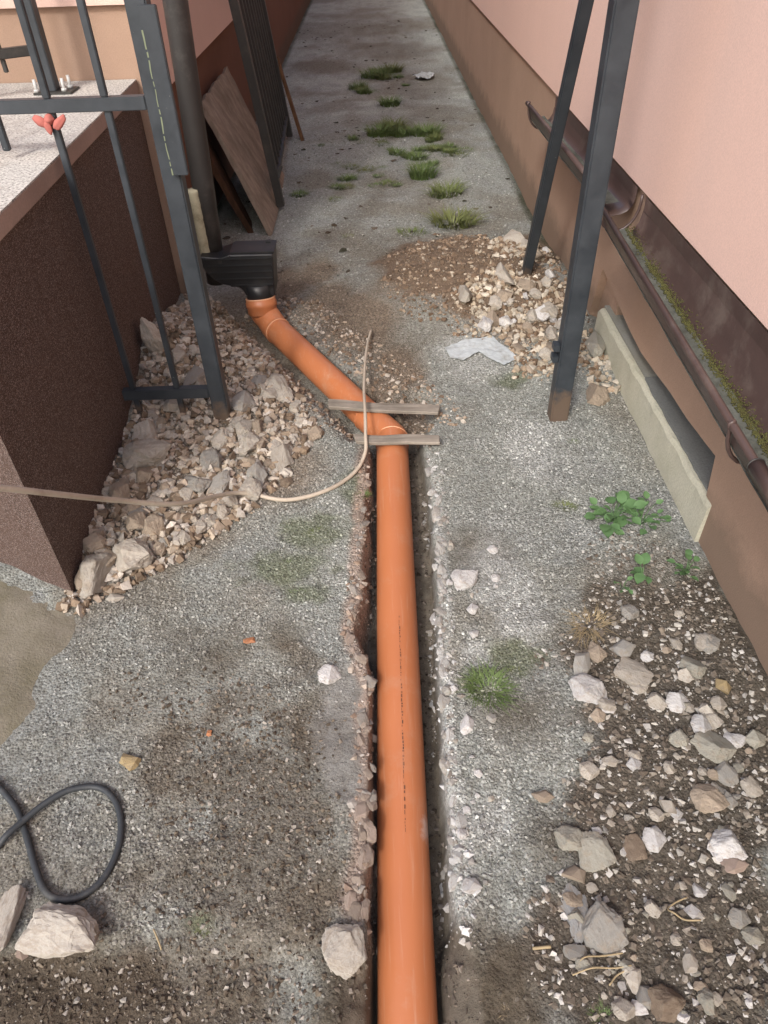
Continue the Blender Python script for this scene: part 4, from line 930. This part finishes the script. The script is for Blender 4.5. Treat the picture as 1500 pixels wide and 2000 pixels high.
g_ = bake('rubble', 1500, ((.2, .885), (2.2, 3.9)), .005, .024, pal([(.46, .41, .33), (.40, .34, .26), (.5, .46, .39), (.33, .26, .19), (.2, .14, .095)]), base=(IV, IF), power=2.2, dens=creamd, flat=(.6, 1.), sinkk=.2)
tag(g_, 'cream rubble between the brown mound and the gate post', 'rubble')
g_ = bake('leaf_litter', 420, ((-.9, .86), (3.4, 12.)), .006, .028, pal([(.06, .05, .038), (.09, .07, .05), (.045, .045, .03), (.12, .1, .08)]), power=2.5, flat=(.12, .3), sinkk=.35, dens=lambda X, Y: sm(.4, .6, fbm(X, Y, 1.8, 3, 208)) * .9 + .1)
tag(g_, 'dark leaf litter and clods scattered on the alley floor', 'leaf litter')
def trd(X, Y):
    l = edge(_L0, Y, 70, .015); r = edge(_R0, Y, 75, .010); return ((X > l + .01) & (X < r - .01)).astype(float)
g_ = bake('rubble', 2600, ((-.14, .2), (.25, 2.1)), .002, .009, pal([(.1, .085, .07), (.15, .125, .1), (.07, .058, .046), (.24, .21, .18)]), power=2.4, dens=trd)
tag(g_, 'dark soil crumbs on the trench floor beside the pipe', 'rubble')
def ldirt(X, Y): return np.maximum(polymask(X, Y, Z_LOW, .04, .1, 9, 420), .8 * polymask(X, Y, Z_LEFT, .12, .28, 8, 410))
g_ = bake('rubble', 5000, ((-.8, -.1), (.25, 1.1)), .0016, .0075, pal([(.15, .125, .095), (.11, .09, .068), (.22, .19, .155), (.3, .28, .25), (.08, .064, .05), (.09, .074, .056)]), power=2.6, dens=ldirt)
tag(g_, 'crumbly brown soil with small stones near the black cable', 'rubble')

# ------------------------------------------------------------------ plants
def tuft_me(nbl, spread, hgt, seed, lean=.6, wid=.0022):
    r = random.Random(seed); V = []; Fc = []
    for _ in range(nbl):
        a = r.uniform(0, 6.283); d = spread * math.sqrt(r.random()); bx, by = d * math.cos(a), d * math.sin(a) * .8
        la = a + r.uniform(-1., 1.); L = hgt * r.uniform(.45, 1.1); k = lean * r.uniform(.4, 1.3); wv = wid * r.uniform(.7, 1.3); b = len(V); px, py = -math.sin(la), math.cos(la)
        for s in (0, .35, .7, 1.):
            o = L * k * s * s; z = L * (s - .35 * k * s * s); ww = wv * (1 - s * .9)
            cx, cy = bx + math.cos(la) * o, by + math.sin(la) * o
            V += [(cx - px * ww, cy - py * ww, z), (cx + px * ww, cy + py * ww, z)]
        for q in range(3): Fc.append((b + 2 * q, b + 2 * q + 1, b + 2 * q + 3, b + 2 * q + 2))
    return mesh('grass_tuft', V, Fc, True)
TM = [tuft_me(240, .07, .075, 1, .9, .003), tuft_me(180, .065, .065, 2, .9, .003), tuft_me(280, .085, .07, 3, 1., .003), tuft_me(130, .055, .055, 4, .9, .003), tuft_me(110, .07, .035, 5, 1.1, .0026)]
TD = [tuft_me(170, .06, .06, 11, 1.4), tuft_me(80, .05, .05, 12, 1.3)]
def tuft(u, v, wpx, label, kind=0, dry=False, group=None, hs=1.):
    x, y = G(u, v); me = (TD if dry else TM)[kind]
    if len(me.materials) == 0: me.materials.append(M['grass_dry' if dry else 'grass'])
    o = bpy.data.objects.new('dry_grass_tuft' if dry else 'grass_tuft', me); COL.objects.link(o); z = hz(x, y); dep = float((np.array([x, y, z]) - C0) @ RC[:, 2])
    s = (wpx * dep / F / 2) / (.085 if y < 2 else .047); o.scale = (s * random.uniform(.75, 1.25), s * random.uniform(.75, 1.25), min(s, 1.6) * hs * .8); o.location = (x, y, z - .004); o.rotation_euler = (0, 0, random.uniform(0, 6)); tag(o, label, 'grass', group)
A_ = 'green grass tuft growing from the grit of the alley floor'; GA = 'grass tufts in the alley'
for (u, v, wp, k) in [(735, 148, 40, 2), (765, 140, 34, 0), (778, 152, 22, 3), (700, 172, 30, 1), (712, 182, 26, 3), (762, 207, 34, 1), (792, 168, 14, 3), (742, 262, 36, 0), (768, 250, 40, 2), (788, 262, 34, 1), (830, 262, 36, 0), (852, 272, 34, 3), (690, 272, 22, 3), (705, 277, 20, 4), (745, 280, 24, 4), (775, 300, 26, 1), (812, 310, 30, 1), (815, 295, 24, 3), (685, 325, 26, 4), (720, 328, 20, 4), (880, 300, 32, 4), (898, 305, 24, 4), (908, 295, 22, 4), (760, 360, 26, 4), (735, 362, 20, 4), (655, 390, 22, 4), (680, 463, 20, 4)]:
    tuft(u, v, wp, A_, k, group=GA)
for (u, v, ru, rv, n) in [(752, 146, 42, 10, 5), (705, 178, 26, 8, 3), (765, 255, 50, 14, 8), (838, 268, 34, 9, 5), (800, 310, 60, 20, 8), (885, 298, 40, 12, 6), (735, 355, 60, 20, 5), (700, 325, 50, 10, 4), (640, 340, 60, 60, 4)]:
    for _ in range(n):
        kk = random.choice((1, 3, 4, 4)); tuft(u + random.uniform(-ru, ru), v + random.uniform(-rv, rv), random.uniform(12, 26), 'low flat sprig of green grass between the alley tufts' if kk == 4 else 'small upright green sprig among the alley grass tufts', kk, group='sprigs among the alley tufts', hs=random.uniform(.5, 1.1))
tuft(826, 345, 44, 'densest bright green tuft midway down the alley', 0, hs=1.2)
tuft(870, 380, 44, 'sparse pale green tuft between the two densest alley tufts', 1)
tuft(885, 438, 52, 'yellow-green tuft standing just behind the brown soil mound', 0, hs=.9)
tuft(803, 457, 40, 'low yellow-green tuft beside the tuft behind the mound', 4)
B_ = 'thin green grass patch between the rubble heap and the trench'; GB = 'grass patches left of the trench'
for (u, v, wp, k) in [(560, 1018, 34, 4), (620, 1042, 46, 4), (560, 1102, 40, 4), (515, 1100, 28, 4), (582, 1160, 40, 4), (648, 980, 30, 4), (690, 935, 34, 4), (712, 965, 34, 3), (635, 1075, 30, 4)]:
    tuft(u, v, wp, B_, k, group=GB, hs=.8)
tuft(955, 1345, 86, 'sprawling green grass tuft on the crust right of the trench', 2, hs=.7); 
tuft(1000, 1315, 50, 'short grass tuft beside the sprawling tuft right of the trench', 4)
tuft(1150, 1225, 86, 'brown withered grass tuft at the edge of the dark soil', 0, True, hs=.7)
tuft(1105, 990, 40, 'small green tuft on grey gravel in front of the gate post', 1); tuft(1118, 866, 26, 'tiny green sprout at the foot of the gate post', 3)
tuft(1150, 1500, 40, 'withered grass wisp below the whitish stones', 1, True, hs=.6); tuft(1000, 1980, 70, 'dry grass wisp at the near end of the crust', 1, True, hs=.5)
tuft(1180, 1990, 60, 'bluish green grass tuft beside the dry straw', 1, hs=.8); tuft(395, 1805, 40, 'mossy green tuft on brown soil beyond the black cable', 4, hs=.5)
# leafy weeds
def leaf_me():
    V = []; Fc = []; n = 6
    for i in range(n + 1):
        t = i / n; w_ = .42 * math.sin(math.pi * t ** .8) ** .8 if 0 < t < 1 else .02; z = .18 * math.sin(t * 2.6)
        V += [(-w_, t, z + .10), (0, t, z), (w_, t, z + .10)]
    for i in range(n):
        for j in range(2): Fc.append((i * 3 + j, i * 3 + j + 1, (i + 1) * 3 + j + 1, (i + 1) * 3 + j))
    return mesh('leaf', V, Fc, True)
LM = leaf_me(); LM.materials.append(M['leaf'])
def weed(u, v, nl, size, spread, label, seed):
    r = random.Random(seed); x, y = G(u, v); e = empty('leafy_weed', (x, y, hz(x, y)), label, 'weed')
    st = []
    for i in range(nl):
        a = r.uniform(0, 6.283); d = spread * math.sqrt(r.random()); s = size * r.uniform(.6, 1.2); o = bpy.data.objects.new('leaf', LM); COL.objects.link(o); o.parent = e
        lz = .012 + r.uniform(0, .03); o.location = (d * math.cos(a), d * math.sin(a), lz); o.scale = (s * .9, s, s); o.rotation_euler = (r.uniform(-.3, .35), r.uniform(-.3, .3), a - math.pi / 2 + r.uniform(-.7, .7))
        V, Fc = tube_vf([(0, 0, -.01), (d * .5 * math.cos(a), d * .5 * math.sin(a), lz * .8), (d * math.cos(a), d * math.sin(a), lz)], .0011, 5); st.append((V, Fc))
    VV = []; FF = []
    for V, Fc in st: b = len(VV); VV += V; FF += [tuple(i + b for i in f) for f in Fc]
    o = link('stems', mesh('stems', VV, FF, True), M['leaf'], e)
weed(1195, 1015, 26, .040, .062, 'green leafy weed on grey gravel in front of the mortar ledge', 1)
weed(1250, 1022, 24, .026, .07, 'smaller-leaved weed spreading beside the leafy weed', 2)
weed(1182, 1045, 6, .046, .022, 'single broad-leaved sprout in front of the leafy weed', 3)
weed(1252, 1135, 6, .036, .02, 'bright green seedling on the stones at the dark soil edge', 4)
weed(1338, 1122, 14, .024, .035, 'green seedlings at the foot of the brown plinth', 5)
weed(1215, 1150, 5, .018, .03, 'sparse pale sprouts beside the bright green seedling', 6)
# straw
for (pts, lab) in [([(1340, 1755), (1318, 1765), (1303, 1778), (1312, 1790), (1335, 1800), (1365, 1803)], 'bent pale straw lying on the dark soil'),
                   ([(1118, 1905), (1155, 1893), (1200, 1890), (1232, 1888)], 'straight yellow straw on the dark soil'),
                   ([(1125, 1890), (1140, 1872), (1175, 1868), (1215, 1864)], 'curved thin straw above the straight yellow straw'),
                   ([(1190, 1925), (1205, 1905), (1228, 1893)], 'short curled straw near the straight yellow straw'),
                   ([(1040, 1853), (1075, 1852)], 'short pale splinter near the end of the crust'),
                   ([(300, 1815), (308, 1835), (312, 1850)], 'short white splinter beside the biggest pitted rock')]:
    P = [gpt(u, v, .006 + .004 * (i % 2)) for i, (u, v) in enumerate(pts)]
    o = tube('straw', catmull(P, 5), .0016 if len(pts) > 2 else .003, M['grass_dry'], None, 6); tag(o, lab, 'straw')
# torn plastic sheet and scrap
def crumple(name, pts, mat, label, cat, amp=.012, seed=0):
    c = np.mean([G(*p) for p in pts], 0); bm = bmesh.new(); vv = []
    for p in pts: x, y = G(*p); vv.append(bm.verts.new((x, y, 0)))
    bm.faces.new(vv); bmesh.ops.triangulate(bm, faces=bm.faces)
    for _ in range(4): bmesh.ops.subdivide_edges(bm, edges=bm.edges, cuts=1, use_grid_fill=True)
    for v in bm.verts: x, y = v.co.x, v.co.y; v.co.z = hz(x, y) + .004 + amp * float(fbm(np.array([x]), np.array([y]), 26, 3, 210 + seed)[0])
    me = bpy.data.meshes.new(name); bm.to_mesh(me); bm.free()
    o = tag(link(name, me, mat), label, cat); md = o.modifiers.new('thickness', 'SOLIDIFY'); md.thickness = .0012; return o
crumple('plastic_sheet', [(868, 684), (905, 672), (962, 668), (985, 682), (1012, 704), (985, 716), (960, 706), (935, 692), (905, 706), (880, 702)], M['scrap'], 'torn whitish plastic scrap lying on gravel below the soil mound', 'plastic scrap', .010)
crumple('plastic_scrap', [(806, 156), (825, 149), (848, 150), (846, 156), (826, 161)], M['scrap'], 'white plastic scrap far down the alley by the grass', 'plastic scrap', .05, 3)
